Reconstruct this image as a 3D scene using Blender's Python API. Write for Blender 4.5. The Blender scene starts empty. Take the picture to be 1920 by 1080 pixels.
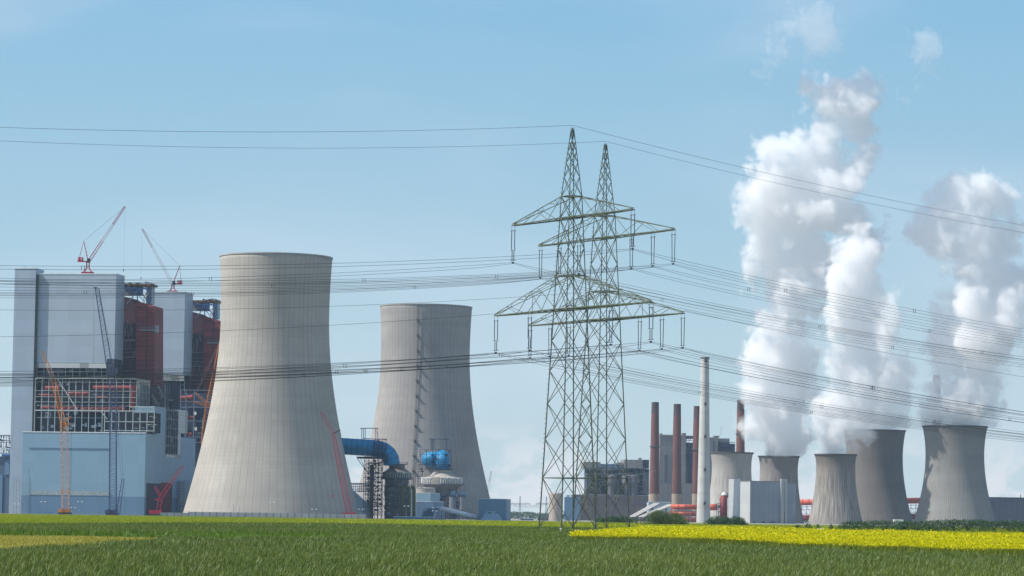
import bpy, bmesh, math, random
import numpy as np
from mathutils import Vector, Matrix
R = math.radians
sc = bpy.context.scene
# ---------------------------------------------------------------- camera
F = 5800.0                       # focal length in pixels of the 1920 px wide photograph
CAMZ, PITCH, ROLL = 2.2, math.atan(430 / 5800.0), R(0.8)
_c, _s = math.cos(PITCH), math.sin(PITCH)
FW = Vector((0, _c, _s)); R0 = Vector((1, 0, 0)); U0 = Vector((0, -_s, _c))
RT = R0 * math.cos(ROLL) + U0 * math.sin(ROLL)
UP = -R0 * math.sin(ROLL) + U0 * math.cos(ROLL)
CAM = Vector((0, 0, CAMZ))
cd = bpy.data.cameras.new('camera'); cam = bpy.data.objects.new('camera', cd)
sc.collection.objects.link(cam); sc.camera = cam
cd.sensor_width = 36; cd.lens = 36 * F / 1920; cd.clip_start = 1; cd.clip_end = 40000
cam.matrix_world = Matrix(((RT.x, UP.x, -FW.x, 0), (RT.y, UP.y, -FW.y, 0), (RT.z, UP.z, -FW.z, CAMZ), (0, 0, 0, 1)))
# ---------------------------------------------------------------- light
SUN_AZ, SUN_EL = R(80), R(50)    # azimuth from behind the camera towards the left
SDIR = Vector((-math.sin(SUN_AZ) * math.cos(SUN_EL), -math.cos(SUN_AZ) * math.cos(SUN_EL), math.sin(SUN_EL)))
sl = bpy.data.lights.new('sun', 'SUN'); sl.energy = 4.0; sl.angle = R(0.53); sl.color = (1, .95, .87)
sun = bpy.data.objects.new('sun', sl); sc.collection.objects.link(sun)
sun.rotation_euler = (-SDIR).to_track_quat('-Z', 'Y').to_euler()
sc.view_settings.view_transform = 'Standard'; sc.view_settings.look = 'None'
sc.view_settings.exposure = 0.55; sc.view_settings.gamma = 1
sc.cycles.volume_bounces = 32; sc.cycles.max_bounces = 32; sc.cycles.diffuse_bounces = 2
sc.cycles.use_denoising = True
sc.cycles.volume_step_rate = 1.0; sc.cycles.volume_max_steps = 256
wd = bpy.data.worlds.new('World'); sc.world = wd; wd.use_nodes = True
nt = wd.node_tree; N = nt.nodes; L = nt.links; N.clear()
out = N.new('ShaderNodeOutputWorld'); bg = N.new('ShaderNodeBackground'); bg.inputs[1].default_value = 0.10
sky = N.new('ShaderNodeTexSky'); sky.sky_type = 'NISHITA'; sky.sun_disc = False
sky.sun_elevation = SUN_EL; sky.sun_rotation = math.atan2(SDIR.x, SDIR.y)
sky.air_density = 1.0; sky.dust_density = 1.2; sky.ozone_density = 1.6; sky.altitude = 50
L.new(bg.outputs[0], out.inputs[0])
# thin cirrus veils and low cumulus over the horizon, laid out by direction
tc = N.new('ShaderNodeTexCoord')
def wmath(op, a, b=None, c=None):
    n = N.new('ShaderNodeMath'); n.operation = op
    for i, v in enumerate((a, b, c)):
        if v is None: continue
        if isinstance(v, (int, float)): n.inputs[i].default_value = v
        else: L.new(v, n.inputs[i])
    return n.outputs[0]
def wnoise(scale, xyz, detail=6, rough=.55, dist=.3, off=(0, 0, 0)):
    mp = N.new('ShaderNodeMapping'); mp.inputs['Scale'].default_value = xyz; mp.inputs['Location'].default_value = off
    L.new(tc.outputs['Generated'], mp.inputs[0])
    n = N.new('ShaderNodeTexNoise'); n.inputs['Scale'].default_value = scale; n.inputs['Detail'].default_value = detail
    n.inputs['Roughness'].default_value = rough; n.inputs['Distortion'].default_value = dist
    L.new(mp.outputs[0], n.inputs['Vector']); return n.outputs[0]
def wramp(v, a, b, lo=0., hi=1.):
    n = N.new('ShaderNodeMapRange'); n.interpolation_type = 'SMOOTHSTEP'
    n.inputs[1].default_value = a; n.inputs[2].default_value = b; n.inputs[3].default_value = lo; n.inputs[4].default_value = hi
    L.new(v, n.inputs[0]); return n.outputs[0]
sp = N.new('ShaderNodeSeparateXYZ'); L.new(tc.outputs['Generated'], sp.inputs[0])
veil = wmath('MULTIPLY', wramp(wnoise(5.0, (1, 1, 3.0), 4, .5, .6, (3.1, .4, 1.7)), .42, .78), .36)
low = wramp(wnoise(38, (1, 1, 1.9), 7, .6, .4, (.3, 2.2, 5.1)), .47, .60)
lowband = wmath('MULTIPLY', wramp(sp.outputs[2], .034, .014), wramp(sp.outputs[2], -.01, .006))
low = wmath('MULTIPLY', wmath('MULTIPLY', low, lowband), .62)
gr = N.new('ShaderNodeValToRGB'); L.new(wmath('MULTIPLY', sp.outputs[2], 4.0), gr.inputs[0])
gr.color_ramp.elements[0].position = 0; gr.color_ramp.elements[0].color = (.43, .53, .57, 1)
gr.color_ramp.elements[1].position = .70; gr.color_ramp.elements[1].color = (.145, .335, .495, 1)
e_ = gr.color_ramp.elements.new(.30); e_.color = (.275, .42, .50, 1)
gm = N.new('ShaderNodeMixRGB'); gm.blend_type = 'MULTIPLY'; gm.inputs[0].default_value = 1; gm.inputs[2].default_value = (10, 10, 10, 1); L.new(gr.outputs[0], gm.inputs[1])
gx_ = N.new('ShaderNodeMixRGB'); L.new(wramp(sp.outputs[2], .6, .2, 0, .85), gx_.inputs[0]); L.new(sky.outputs[0], gx_.inputs[1]); L.new(gm.outputs[0], gx_.inputs[2])
mx = N.new('ShaderNodeMixRGB'); mx.inputs[2].default_value = (5.2, 5.7, 6.6, 1)
L.new(veil, mx.inputs[0]); L.new(gx_.outputs[0], mx.inputs[1])
mx2 = N.new('ShaderNodeMixRGB'); mx2.inputs[2].default_value = (6.2, 6.0, 6.3, 1)
L.new(low, mx2.inputs[0]); L.new(mx.outputs[0], mx2.inputs[1])
L.new(mx2.outputs[0], bg.inputs[0])

# ---------------------------------------------------------------- pixel <-> world
def ray(px, py):
    return FW + RT * ((px - 960) / F) + UP * ((540 - py) / F)
def W(px, py, Y):                # the point on the photograph's ray at world depth Y
    d = ray(px, py); return CAM + d * (Y / d.y)
def pix(p):
    q = Vector(p) - CAM; z = q.dot(FW)
    return 960 + F * q.dot(RT) / z, 540 - F * q.dot(UP) / z
def gx(px, Y, py=970): return W(px, py, Y).x
class Frame:                     # a rotated plan: u along the front, w depth behind it, z up
    def __init__(s, px, Y, deg=0, py=900):
        o = W(px, py, Y); s.o = Vector((o.x, Y, 0)); a = R(deg)
        s.e = Vector((math.cos(a), -math.sin(a), 0)); s.n = Vector((math.sin(a), math.cos(a), 0))
    def T(s, u, w, z): return s.o + s.e * u + s.n * w + Vector((0, 0, z))
    def uz(s, px, py, w=0):
        d = ray(px, py); q = s.o + s.n * w - CAM; t = q.dot(s.n) / d.dot(s.n); p = CAM + d * t
        return (p - s.o).dot(s.e), p.z
    def wz(s, px, py, u):
        d = ray(px, py); q = s.o + s.e * u - CAM; t = q.dot(s.e) / d.dot(s.e); p = CAM + d * t
        return (p - s.o).dot(s.n), p.z

# ---------------------------------------------------------------- mesh builder
ORG = {}
class MB:
    def __init__(s): s.v = []; s.f = []
    def add(s, vs, fs):
        b = len(s.v); s.v += [tuple(x) for x in vs]; s.f += [tuple(b + i for i in f) for f in fs]; return s
    def box(s, x0, x1, y0, y1, z0, z1, T=None):
        c = [(x0, y0, z0), (x1, y0, z0), (x1, y1, z0), (x0, y1, z0), (x0, y0, z1), (x1, y0, z1), (x1, y1, z1), (x0, y1, z1)]
        if T: c = [T(*p) for p in c]
        return s.add(c, [(3, 2, 1, 0), (4, 5, 6, 7), (0, 1, 5, 4), (1, 2, 6, 5), (2, 3, 7, 6), (3, 0, 4, 7)])
    def bar(s, a, b, r, n=4, r2=None, cap=True):
        a, b = Vector(a), Vector(b); d = b - a
        if d.length < 1e-6: return s
        d.normalize(); k = Vector((0, 0, 1)) if abs(d.z) < .95 else Vector((1, 0, 0))
        p = d.cross(k).normalized(); q = d.cross(p); r2 = r if r2 is None else r2
        vs = []
        for c, rr in ((a, r), (b, r2)):
            for i in range(n):
                t = 2 * math.pi * (i + .5) / n; vs.append(c + (p * math.cos(t) + q * math.sin(t)) * rr)
        fs = [(i, (i + 1) % n, n + (i + 1) % n, n + i) for i in range(n)]
        if cap: fs += [tuple(range(n - 1, -1, -1)), tuple(range(n, 2 * n))]
        return s.add(vs, fs)
    def path(s, pts, r, n=8, rs=None, cap=True):
        pts = [Vector(p) for p in pts]; m = len(pts); vs = []; ref = None
        for i, p in enumerate(pts):
            d = (pts[min(i + 1, m - 1)] - pts[max(i - 1, 0)]).normalized()
            if ref is None:
                k = Vector((0, 0, 1)) if abs(d.z) < .9 else Vector((0, 1, 0)); ref = d.cross(k).normalized()
            ref = (ref - d * ref.dot(d)).normalized(); q = d.cross(ref); rr = rs[i] if rs else r
            for j in range(n):
                t = 2 * math.pi * j / n; vs.append(p + (ref * math.cos(t) + q * math.sin(t)) * rr)
        fs = [(i * n + j, i * n + (j + 1) % n, (i + 1) * n + (j + 1) % n, (i + 1) * n + j) for i in range(m - 1) for j in range(n)]
        if cap: fs += [tuple(range(n - 1, -1, -1)), tuple(range((m - 1) * n, m * n))]
        return s.add(vs, fs)
    def lathe(s, c, prof, n=48, cap=False):
        c = Vector(c); vs = [c + Vector((r * math.cos(2 * math.pi * j / n), r * math.sin(2 * math.pi * j / n), z)) for r, z in prof for j in range(n)]
        m = len(prof); fs = [(i * n + j, i * n + (j + 1) % n, (i + 1) * n + (j + 1) % n, (i + 1) * n + j) for i in range(m - 1) for j in range(n)]
        if cap: fs += [tuple(range(n - 1, -1, -1)), tuple(range((m - 1) * n, m * n))]
        return s.add(vs, fs)
    def prism(s, poly, ext):      # polygon of world points pushed along ext
        n = len(poly); e = Vector(ext); a = [Vector(p) for p in poly]
        return s.add(a + [p + e for p in a], [tuple(range(n - 1, -1, -1)), tuple(range(n, 2 * n))] + [(i, (i + 1) % n, n + (i + 1) % n, n + i) for i in range(n)])
    def lattice(s, a, b, w0, w1, n, rl, rd, side=None):   # four chords with zigzag bracing
        a, b = Vector(a), Vector(b); d = (b - a).normalized(); sd = Vector(side) if side else Vector((0, 1, 0))
        p = d.cross(sd).normalized(); q = d.cross(p).normalized()
        cs = [(1, 1), (1, -1), (-1, -1), (-1, 1)]
        P = lambda t, k: a.lerp(b, t) + (p * cs[k][0] + q * cs[k][1]) * (w0 + (w1 - w0) * t) / 2
        for k in range(4):
            s.bar(P(0, k), P(1, k), rl)
            for i in range(n):
                t0, t1 = i / n, (i + 1) / n
                s.bar(P(t0 if i % 2 else t1, k), P(t1 if i % 2 else t0, (k + 1) % 4), rd)
        return s
    def build(s, name, mat, parent=None, smooth=False, origin=None):
        o0 = ORG[parent.name] if parent is not None else Vector(origin if origin is not None else (0, 0, 0))
        me = bpy.data.meshes.new(name)
        me.from_pydata([(x - o0.x, y - o0.y, z - o0.z) for x, y, z in s.v], [], s.f); me.update()
        if smooth:
            me.polygons.foreach_set('use_smooth', [True] * len(me.polygons))
        if mat: me.materials.append(mat)
        o = bpy.data.objects.new(name, me); sc.collection.objects.link(o)
        if parent is not None: o.parent = parent
        else: o.location = o0
        ORG[o.name] = o0
        return o
def thing(name, label, cat, loc, group=None):
    o = bpy.data.objects.new(name, None); sc.collection.objects.link(o); o.location = loc; o.empty_display_size = 1
    o['label'] = label; o['category'] = cat
    if group: o['group'] = group
    ORG[o.name] = Vector(loc); return o
def tag(o, label, cat, group=None):
    o['label'] = label; o['category'] = cat
    if group: o['group'] = group
    return o

# ---------------------------------------------------------------- materials
def newmat(name):
    m = bpy.data.materials.new(name); m.use_nodes = True; return m, m.node_tree.nodes, m.node_tree.links, m.node_tree.nodes['Principled BSDF']
def mth(N, L, op, a, b=None, c=None, clamp=False):
    n = N.new('ShaderNodeMath'); n.operation = op; n.use_clamp = clamp
    for i, v in enumerate((a, b, c)):
        if v is None: continue
        if isinstance(v, (int, float)): n.inputs[i].default_value = v
        else: L.new(v, n.inputs[i])
    return n.outputs[0]
def mixc(N, L, f, a, b, mode='MIX'):
    n = N.new('ShaderNodeMixRGB'); n.blend_type = mode
    for i, v in enumerate((f, a, b)):
        if isinstance(v, (int, float)): n.inputs[i].default_value = v
        elif isinstance(v, tuple): n.inputs[i].default_value = (*v[:3], 1)
        else: L.new(v, n.inputs[i])
    return n.outputs[0]
def noise(N, L, scale=1., xyz=(1, 1, 1), detail=4, rough=.55, vec=None, dist=0):
    t = N.new('ShaderNodeTexCoord'); mp = N.new('ShaderNodeMapping'); mp.inputs['Scale'].default_value = xyz
    L.new(vec if vec is not None else t.outputs['Object'], mp.inputs[0])
    n = N.new('ShaderNodeTexNoise'); n.inputs['Scale'].default_value = scale; n.inputs['Detail'].default_value = detail
    n.inputs['Roughness'].default_value = rough; n.inputs['Distortion'].default_value = dist
    L.new(mp.outputs[0], n.inputs['Vector']); return n.outputs[0]
def ramp(N, L, v, a, b, lo=0., hi=1.):
    n = N.new('ShaderNodeMapRange'); n.inputs[1].default_value = a; n.inputs[2].default_value = b
    n.inputs[3].default_value = lo; n.inputs[4].default_value = hi; L.new(v, n.inputs[0]); return n.outputs[0]
def flat(name, col, rough=.6, metal=0., var=.15, scale=.3, xyz=(1, 1, 1)):
    m, N, L, P = newmat(name); P.inputs['Roughness'].default_value = rough; P.inputs['Metallic'].default_value = metal
    P.inputs['Specular IOR Level'].default_value = .3
    f = ramp(N, L, noise(N, L, scale, xyz), .3, .7)
    L.new(mixc(N, L, f, tuple(c * (1 - var) for c in col), tuple(min(1, c * (1 + var)) for c in col)), P.inputs['Base Color'])
    return m
def panels(name, col, rib=1.2, course=0., amt=.12, var=.08, rough=.5, dirt=0.):
    # profiled sheet cladding: fine ribs on either axis, faint course joints, patchy tone
    m, N, L, P = newmat(name); P.inputs['Roughness'].default_value = rough; P.inputs['Specular IOR Level'].default_value = .35
    t = N.new('ShaderNodeTexCoord'); s = N.new('ShaderNodeSeparateXYZ'); L.new(t.outputs['Object'], s.inputs[0])
    h = mth(N, L, 'ADD', s.outputs[0], mth(N, L, 'MULTIPLY', s.outputs[1], 1.0))
    r = mth(N, L, 'FRACT', mth(N, L, 'DIVIDE', h, rib)); r = mth(N, L, 'LESS_THAN', r, .18)
    cell = mth(N, L, 'FLOOR', mth(N, L, 'DIVIDE', h, rib * 5))
    if course:
        c = mth(N, L, 'LESS_THAN', mth(N, L, 'FRACT', mth(N, L, 'DIVIDE', s.outputs[2], course)), .05)
        r = mth(N, L, 'MAXIMUM', r, c)
        cell = mth(N, L, 'ADD', cell, mth(N, L, 'MULTIPLY', mth(N, L, 'FLOOR', mth(N, L, 'DIVIDE', s.outputs[2], course)), 17.3))
    wn = N.new('ShaderNodeTexWhiteNoise'); wn.noise_dimensions = '1D'; L.new(cell, wn.inputs['W'])
    f = mth(N, L, 'ADD', mth(N, L, 'MULTIPLY', wn.outputs[0], .45), mth(N, L, 'MULTIPLY', noise(N, L, .05, (1, 1, .35), 5, .6), .8))
    base = mixc(N, L, ramp(N, L, f, .3, .95), tuple(x * (1 - var) for x in col), tuple(min(1, x * (1 + var)) for x in col))
    base = mixc(N, L, mth(N, L, 'MULTIPLY', r, amt), base, tuple(x * .45 for x in col))
    if dirt:
        st = ramp(N, L, noise(N, L, .6, (1, 1, .06), 5, .65), .52, .72)
        base = mixc(N, L, mth(N, L, 'MULTIPLY', st, dirt), base, tuple(x * .5 for x in col))
    L.new(base, P.inputs['Base Color']); return m
def tower_mat(name, col, nlines, lw, ldark, ring=0., ringd=0., streak=0., white=0., z0=0., H=100., topdark=0.):
    # slip-formed concrete shell: meridian joints, lift rings, rain streaks, dark damp crown
    m, N, L, P = newmat(name); P.inputs['Roughness'].default_value = .92; P.inputs['Specular IOR Level'].default_value = .15
    t = N.new('ShaderNodeTexCoord'); s = N.new('ShaderNodeSeparateXYZ'); L.new(t.outputs['Object'], s.inputs[0])
    ang = mth(N, L, 'ARCTAN2', s.outputs[1], s.outputs[0])
    rad = mth(N, L, 'SQRT', mth(N, L, 'ADD', mth(N, L, 'POWER', s.outputs[0], 2), mth(N, L, 'POWER', s.outputs[1], 2)))
    a = mth(N, L, 'MULTIPLY', ang, nlines / (2 * math.pi)); fr = mth(N, L, 'FRACT', mth(N, L, 'ADD', a, 1000.5))
    d = mth(N, L, 'MULTIPLY', mth(N, L, 'ABSOLUTE', mth(N, L, 'SUBTRACT', fr, .5)), mth(N, L, 'MULTIPLY', rad, 2 * math.pi / nlines))
    line = mth(N, L, 'LESS_THAN', d, lw / 2)
    cv = N.new('ShaderNodeCombineXYZ'); L.new(mth(N, L, 'MULTIPLY', ang, 40.), cv.inputs[0]); L.new(mth(N, L, 'MULTIPLY', s.outputs[2], .5), cv.inputs[1])
    big = noise(N, L, .02, (1, 1, 1), 5, .6)
    base = mixc(N, L, ramp(N, L, big, .3, .7), tuple(c * .76 for c in col), tuple(c * 1.1 for c in col))
    zb = N.new('ShaderNodeTexNoise'); zb.noise_dimensions = '1D'; zb.inputs['Scale'].default_value = .11; zb.inputs['Detail'].default_value = 4; L.new(s.outputs[2], zb.inputs['W'])
    base = mixc(N, L, ramp(N, L, zb.outputs[0], .40, .62, 0, .22), base, tuple(c * .62 for c in col))
    # formwork bay tone differences
    bay = mth(N, L, 'ADD', mth(N, L, 'FLOOR', a), mth(N, L, 'MULTIPLY', mth(N, L, 'FLOOR', mth(N, L, 'DIVIDE', s.outputs[2], 4.5)), 31.7))
    wn = N.new('ShaderNodeTexWhiteNoise'); wn.noise_dimensions = '1D'; L.new(bay, wn.inputs['W'])
    base = mixc(N, L, mth(N, L, 'MULTIPLY', wn.outputs[0], .16), base, tuple(c * .6 for c in col))
    mer = N.new('ShaderNodeTexWhiteNoise'); mer.noise_dimensions = '1D'; L.new(mth(N, L, 'FLOOR', mth(N, L, 'MULTIPLY', a, 3.)), mer.inputs['W'])
    base = mixc(N, L, mth(N, L, 'MULTIPLY', mer.outputs[0], .12), base, tuple(c * .6 for c in col))
    wv = N.new('ShaderNodeCombineXYZ'); L.new(mth(N, L, 'MULTIPLY', ang, 38. if streak > .3 else nlines * 1.3), wv.inputs[0]); L.new(mth(N, L, 'MULTIPLY', s.outputs[2], .035), wv.inputs[1])
    stn = N.new('ShaderNodeTexNoise'); stn.inputs['Scale'].default_value = 1.; stn.inputs['Detail'].default_value = 5; stn.inputs['Roughness'].default_value = .65
    L.new(wv.outputs[0], stn.inputs['Vector'])
    if streak: base = mixc(N, L, mth(N, L, 'MULTIPLY', ramp(N, L, stn.outputs[0], .45, .66), streak), base, tuple(c * .35 for c in col))
    if white:
        zz = ramp(N, L, s.outputs[2], .95 * H, .45 * H)
        w = mth(N, L, 'MULTIPLY', mth(N, L, 'MULTIPLY', ramp(N, L, stn.outputs[0], .52, .40), white), zz)
        base = mixc(N, L, w, base, (.62, .61, .58))
    if topdark:
        fade = mth(N, L, 'ADD', s.outputs[2], mth(N, L, 'MULTIPLY', mth(N, L, 'SUBTRACT', stn.outputs[0], .5), H * .5))
        base = mixc(N, L, mth(N, L, 'MULTIPLY', ramp(N, L, fade, .72 * H, 1.0 * H), topdark), base, tuple(c * .42 for c in col))
    if ring:
        rg = mth(N, L, 'LESS_THAN', mth(N, L, 'FRACT', mth(N, L, 'DIVIDE', s.outputs[2], ring)), .22)
        base = mixc(N, L, mth(N, L, 'MULTIPLY', rg, ringd), base, tuple(c * .4 for c in col))
    base = mixc(N, L, mth(N, L, 'MULTIPLY', line, ldark), base, tuple(c * .3 for c in col))
    L.new(base, P.inputs['Base Color']); return m
M = {}
M['steel_green'] = flat('steel_green', (.10, .122, .088), .6, 0, .4, 2.)
M['steel_dark'] = flat('steel_dark', (.06, .07, .075), .6, 0, .2)
M['wire'] = flat('wire', (.055, .06, .07), .5, 0, .1)
M['glass_ins'] = flat('glass_ins', (.07, .09, .12), .3, 0, .2, 4)
M['clad_grey'] = panels('clad_grey', (.35, .42, .49), 1.5, 9., .10, .07)
M['clad_side'] = panels('clad_side', (.31, .38, .46), 1.5, 9., .10, .07)
M['clad_blue'] = panels('clad_blue', (.20, .33, .43), 1.5, 7., .10, .06)
M['clad_lowblue'] = panels('clad_lowblue', (.11, .20, .31), 1.5, 0, .10, .06)
M['louver'] = panels('louver', (.50, .52, .52), 30., 2.2, .8, .08)
M['parapet'] = flat('parapet', (.62, .65, .66), .5)
M['seam_green'] = flat('seam_green', (.03, .10, .07), .6)
M['seam_red'] = flat('seam_red', (.09, .03, .05), .6)
M['frame_light'] = flat('frame_light', (.38, .42, .40), .6, 0, .2)
M['frame_grey'] = flat('frame_grey', (.22, .25, .28), .6, 0, .25)
M['interior'] = flat('interior', (.008, .012, .028), .8, 0, .5, .12)  # near-black for solid boxes: paints the shade inside open steelwork
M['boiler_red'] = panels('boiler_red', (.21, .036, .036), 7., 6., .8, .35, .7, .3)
M['boiler_dark'] = panels('boiler_dark', (.07, .018, .034), 5., 6., .5, .4, .7, .3)  # darker copy of boiler_red with shade in its colour, stiffeners too
M['pipe_red'] = flat('pipe_red', (.20, .035, .035), .6, 0, .3)
M['steel_blue'] = flat('steel_blue', (.03, .09, .26), .5, 0, .2)
M['steel_navy'] = flat('steel_navy', (.02, .04, .10), .6, 0, .3)
M['rust'] = flat('rust', (.16, .10, .07), .8, 0, .6, .4)
M['crane_red'] = flat('crane_red', (.38, .015, .045), .5, 0, .2)
M['crane_white'] = flat('crane_white', (.55, .50, .52), .5, 0, .2)
M['crane_orange'] = flat('crane_orange', (.62, .22, .04), .5, 0, .25)
M['crane_pale'] = flat('crane_pale', (.50, .33, .26), .6, 0, .25)
M['crane_navy'] = flat('crane_navy', (.05, .07, .16), .5, 0, .3)
M['crane_black'] = flat('crane_black', (.03, .03, .04), .6)
M['duct_blue'] = flat('duct_blue', (.010, .21, .42), .5, 0, .3, .25, (.3, 1, 1))
M['duct_joint'] = flat('duct_joint', (.01, .07, .19), .5)
M['insul_dark'] = panels('insul_dark', (.14, .14, .15), 2.5, 3.5, .5, .35, .6, .3)
M['insul_tan'] = panels('insul_tan', (.36, .335, .30), 3., 3.5, .25, .2, .5, .3)
M['galv'] = flat('galv', (.66, .70, .72), .4, .0, .2, .6)
M['olive'] = flat('olive', (.10, .11, .04), .6, 0, .2)
M['silo'] = flat('silo', (.17, .19, .22), .4, .1, .15, .3, (1, 1, .1))
M['conc'] = flat('conc', (.36, .35, .33), .9, 0, .15, .2)
M['conc_tan'] = flat('conc_tan', (.32, .26, .20), .9, 0, .15, .2)
M['conc_dark'] = flat('conc_dark', (.20, .19, .19), .9, 0, .2, .2)
M['lamp_white'] = flat('lamp_white', (.8, .8, .8), .4)
# ================================================================ ground and crops
rng = np.random.default_rng(7)
def leafmat(name, c1, c2, c3=None, trans=.25, big=.02, rough=.5, spec=.35, f3=.9):
    m, N, L, P = newmat(name); P.inputs['Roughness'].default_value = rough; P.inputs['Specular IOR Level'].default_value = spec
    g = N.new('ShaderNodeNewGeometry')
    f = mth(N, L, 'ADD', mth(N, L, 'MULTIPLY', g.outputs['Random Per Island'], .55), mth(N, L, 'MULTIPLY', ramp(N, L, noise(N, L, big, (1, .35, 1), 5, .6), .3, .7), .4))
    c = mixc(N, L, f, c1, c2)
    if c3: c = mixc(N, L, ramp(N, L, g.outputs['Random Per Island'], f3, f3 + .01), c, c3)
    L.new(c, P.inputs['Base Color'])
    if trans:
        t = N.new('ShaderNodeBsdfTranslucent'); L.new(c, t.inputs[0]); x = N.new('ShaderNodeMixShader'); x.inputs[0].default_value = trans
        o = N['Material Output']; L.new(P.outputs[0], x.inputs[1]); L.new(t.outputs[0], x.inputs[2]); L.new(x.outputs[0], o.inputs[0])
    return m
def npmesh(name, V, faces_per, mat, origin=(0, 0, 0), parent=None):
    # V: (n, k, 3) islands; faces_per: list of local vertex tuples (triangles)
    n, k, _ = V.shape; fp = np.array(faces_per); nf = len(fp)
    me = bpy.data.meshes.new(name); me.vertices.add(n * k)
    me.vertices.foreach_set('co', (V - np.array(origin)).astype(np.float32).ravel())
    idx = (np.arange(n)[:, None, None] * k + fp[None]).astype(np.int32).ravel()
    me.loops.add(len(idx)); me.loops.foreach_set('vertex_index', idx)
    me.polygons.add(n * nf); me.polygons.foreach_set('loop_start', np.arange(0, n * nf * 3, 3, dtype=np.int32))
    me.update(calc_edges=True); me.materials.append(mat)
    o = bpy.data.objects.new(name, me); sc.collection.objects.link(o)
    if parent is not None: o.parent = parent
    else: o.location = origin
    return o
def inpoly(x, y, poly):
    r = np.zeros(len(x), bool); n = len(poly)
    for i in range(n):
        x0, y0 = poly[i]; x1, y1 = poly[(i + 1) % n]
        if y0 == y1: continue
        r ^= ((y0 > y) != (y1 > y)) & (x < (x1 - x0) * (y - y0) / (y1 - y0) + x0)
    return r
def vnoise(x, y, sc_, seed=0):
    x = x / sc_ + 1000; y = y / sc_ + 1000; xi = np.floor(x).astype(np.int64); yi = np.floor(y).astype(np.int64)
    fx = x - xi; fy = y - yi; fx = fx * fx * (3 - 2 * fx); fy = fy * fy * (3 - 2 * fy)
    h = lambda a, b: ((np.sin(a * 127.1 + b * 311.7 + seed * 74.7) * 43758.5453) % 1.0)
    return (h(xi, yi) * (1 - fx) + h(xi + 1, yi) * fx) * (1 - fy) + (h(xi, yi + 1) * (1 - fx) + h(xi + 1, yi + 1) * fx) * fy
HORIZ = lambda px: 970 + (px - 960) * math.tan(ROLL)
def groundpix(x, Y): px = 960 + F * x / Y; return px, HORIZ(px) + CAMZ * F / Y
RAPE = [(1078, 1018), (1088, 1022.5), (1160, 1022), (1250, 1024), (1380, 1030.4), (1500, 1036.4), (1700, 1046), (1920, 1054), (2300, 1075), (2300, 1024), (1920, 1014), (1613, 1006), (1480, 1000), (1280, 997.5), (1173, 1003.4), (1106, 1013)]
SPROUT = [(-300, 1004), (0, 1006), (150, 1007), (300, 1011), (330, 1014), (290, 1024), (100, 1038), (0, 1048), (-300, 1066)]
VERGE = [(-300, 999), (0, 1002), (200, 1003), (420, 1005), (620, 1007), (650, 1010), (620, 1014), (420, 1021), (310, 1012), (150, 1007), (0, 1006), (-300, 1004)]
BARLEY = [(-400, 983), (0, 987), (250, 984.7), (420, 983.2), (640, 984.3), (960, 990), (1200, 993.5), (1500, 996), (1900, 1003), (2400, 1015), (2400, 960), (-400, 930)]
def scatter(y0, y1, dens, margin=10):
    A = .1655 * (y1 ** 2 - y0 ** 2) + 2 * margin * (y1 - y0); n = int(A * dens)
    Y = np.sqrt(rng.random(n) * (y1 ** 2 - y0 ** 2) + y0 ** 2); x = (rng.random(n) * 2 - 1) * (.1655 * Y + margin)
    return x, Y
BAND = [(84, 160, 95, .022), (160, 260, 42, .030), (260, 450, 10, .080), (450, 900, 2.6, .18), (900, 1620, .8, .36)]
store = {k: [] for k in ('wheat', 'rape', 'sprout', 'verge', 'barley')}
for (a, b, dn, w) in BAND:
    x, Y = scatter(a, b, dn); px, py = groundpix(x, Y); jx = rng.normal(0, 3, len(x)); jy = rng.normal(0, .35, len(x))
    ra = inpoly(px + jx, py + jy + (vnoise(x, Y, 3.5, 31) - .5) * 3.4, RAPE); s_ = inpoly(px + jx, py + jy, SPROUT); v_ = inpoly(px + jx, py + jy, VERGE); b_ = inpoly(px + jx * .3, py + jy * .3, BARLEY)
    b_ |= (Y > 900); ra &= Y < 900
    for k, mk in (('rape', ra), ('sprout', s_ & ~ra), ('verge', v_ & ~s_ & ~ra), ('barley', b_ & ~ra & ~v_), ('wheat', ~ra & ~s_ & ~v_ & ~b_)):
        store[k].append((x[mk], Y[mk], w, dn))
def blades(parts, h, hv, lean, bend, wmul=1., patch=9., patchamp=.25):
    tri, kite = [], []
    for x, Y, w, dn in parts:
        n = len(x)
        if not n: continue
        hh = h * (1 + hv * rng.normal(0, 1, n)) * (1 - patchamp / 2 + patchamp * vnoise(x, Y, patch, 3)) ; th = rng.random(n) * 2 * math.pi
        wx, wy = np.cos(th) * w * wmul / 2, np.sin(th) * w * wmul / 2
        la = rng.random(n) * 2 * math.pi; lr = hh * lean * (.3 + rng.random(n))
        lx, ly = np.cos(la) * lr + hh * .05, np.sin(la) * lr
        B1 = np.stack([x - wx, Y - wy, np.full(n, .0)], 1); B2 = np.stack([x + wx, Y + wy, np.full(n, .0)], 1)
        if w < .06:
            m1 = np.stack([x - wx * .9 + lx * .35, Y - wy * .9 + ly * .35, hh * .66], 1); m2 = np.stack([x + wx * .9 + lx * .35, Y + wy * .9 + ly * .35, hh * .66], 1)
            T = np.stack([x + lx * (1 + bend), Y + ly * (1 + bend), hh * (1.0 - .12 * bend)], 1)
            kite.append(np.stack([B1, B2, m2, m1, T], 1))
        else:
            T = np.stack([x + lx, Y + ly, hh], 1); tri.append(np.stack([B1, B2, T], 1))
    return (np.concatenate(kite) if kite else None), (np.concatenate(tri) if tri else None)
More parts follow.
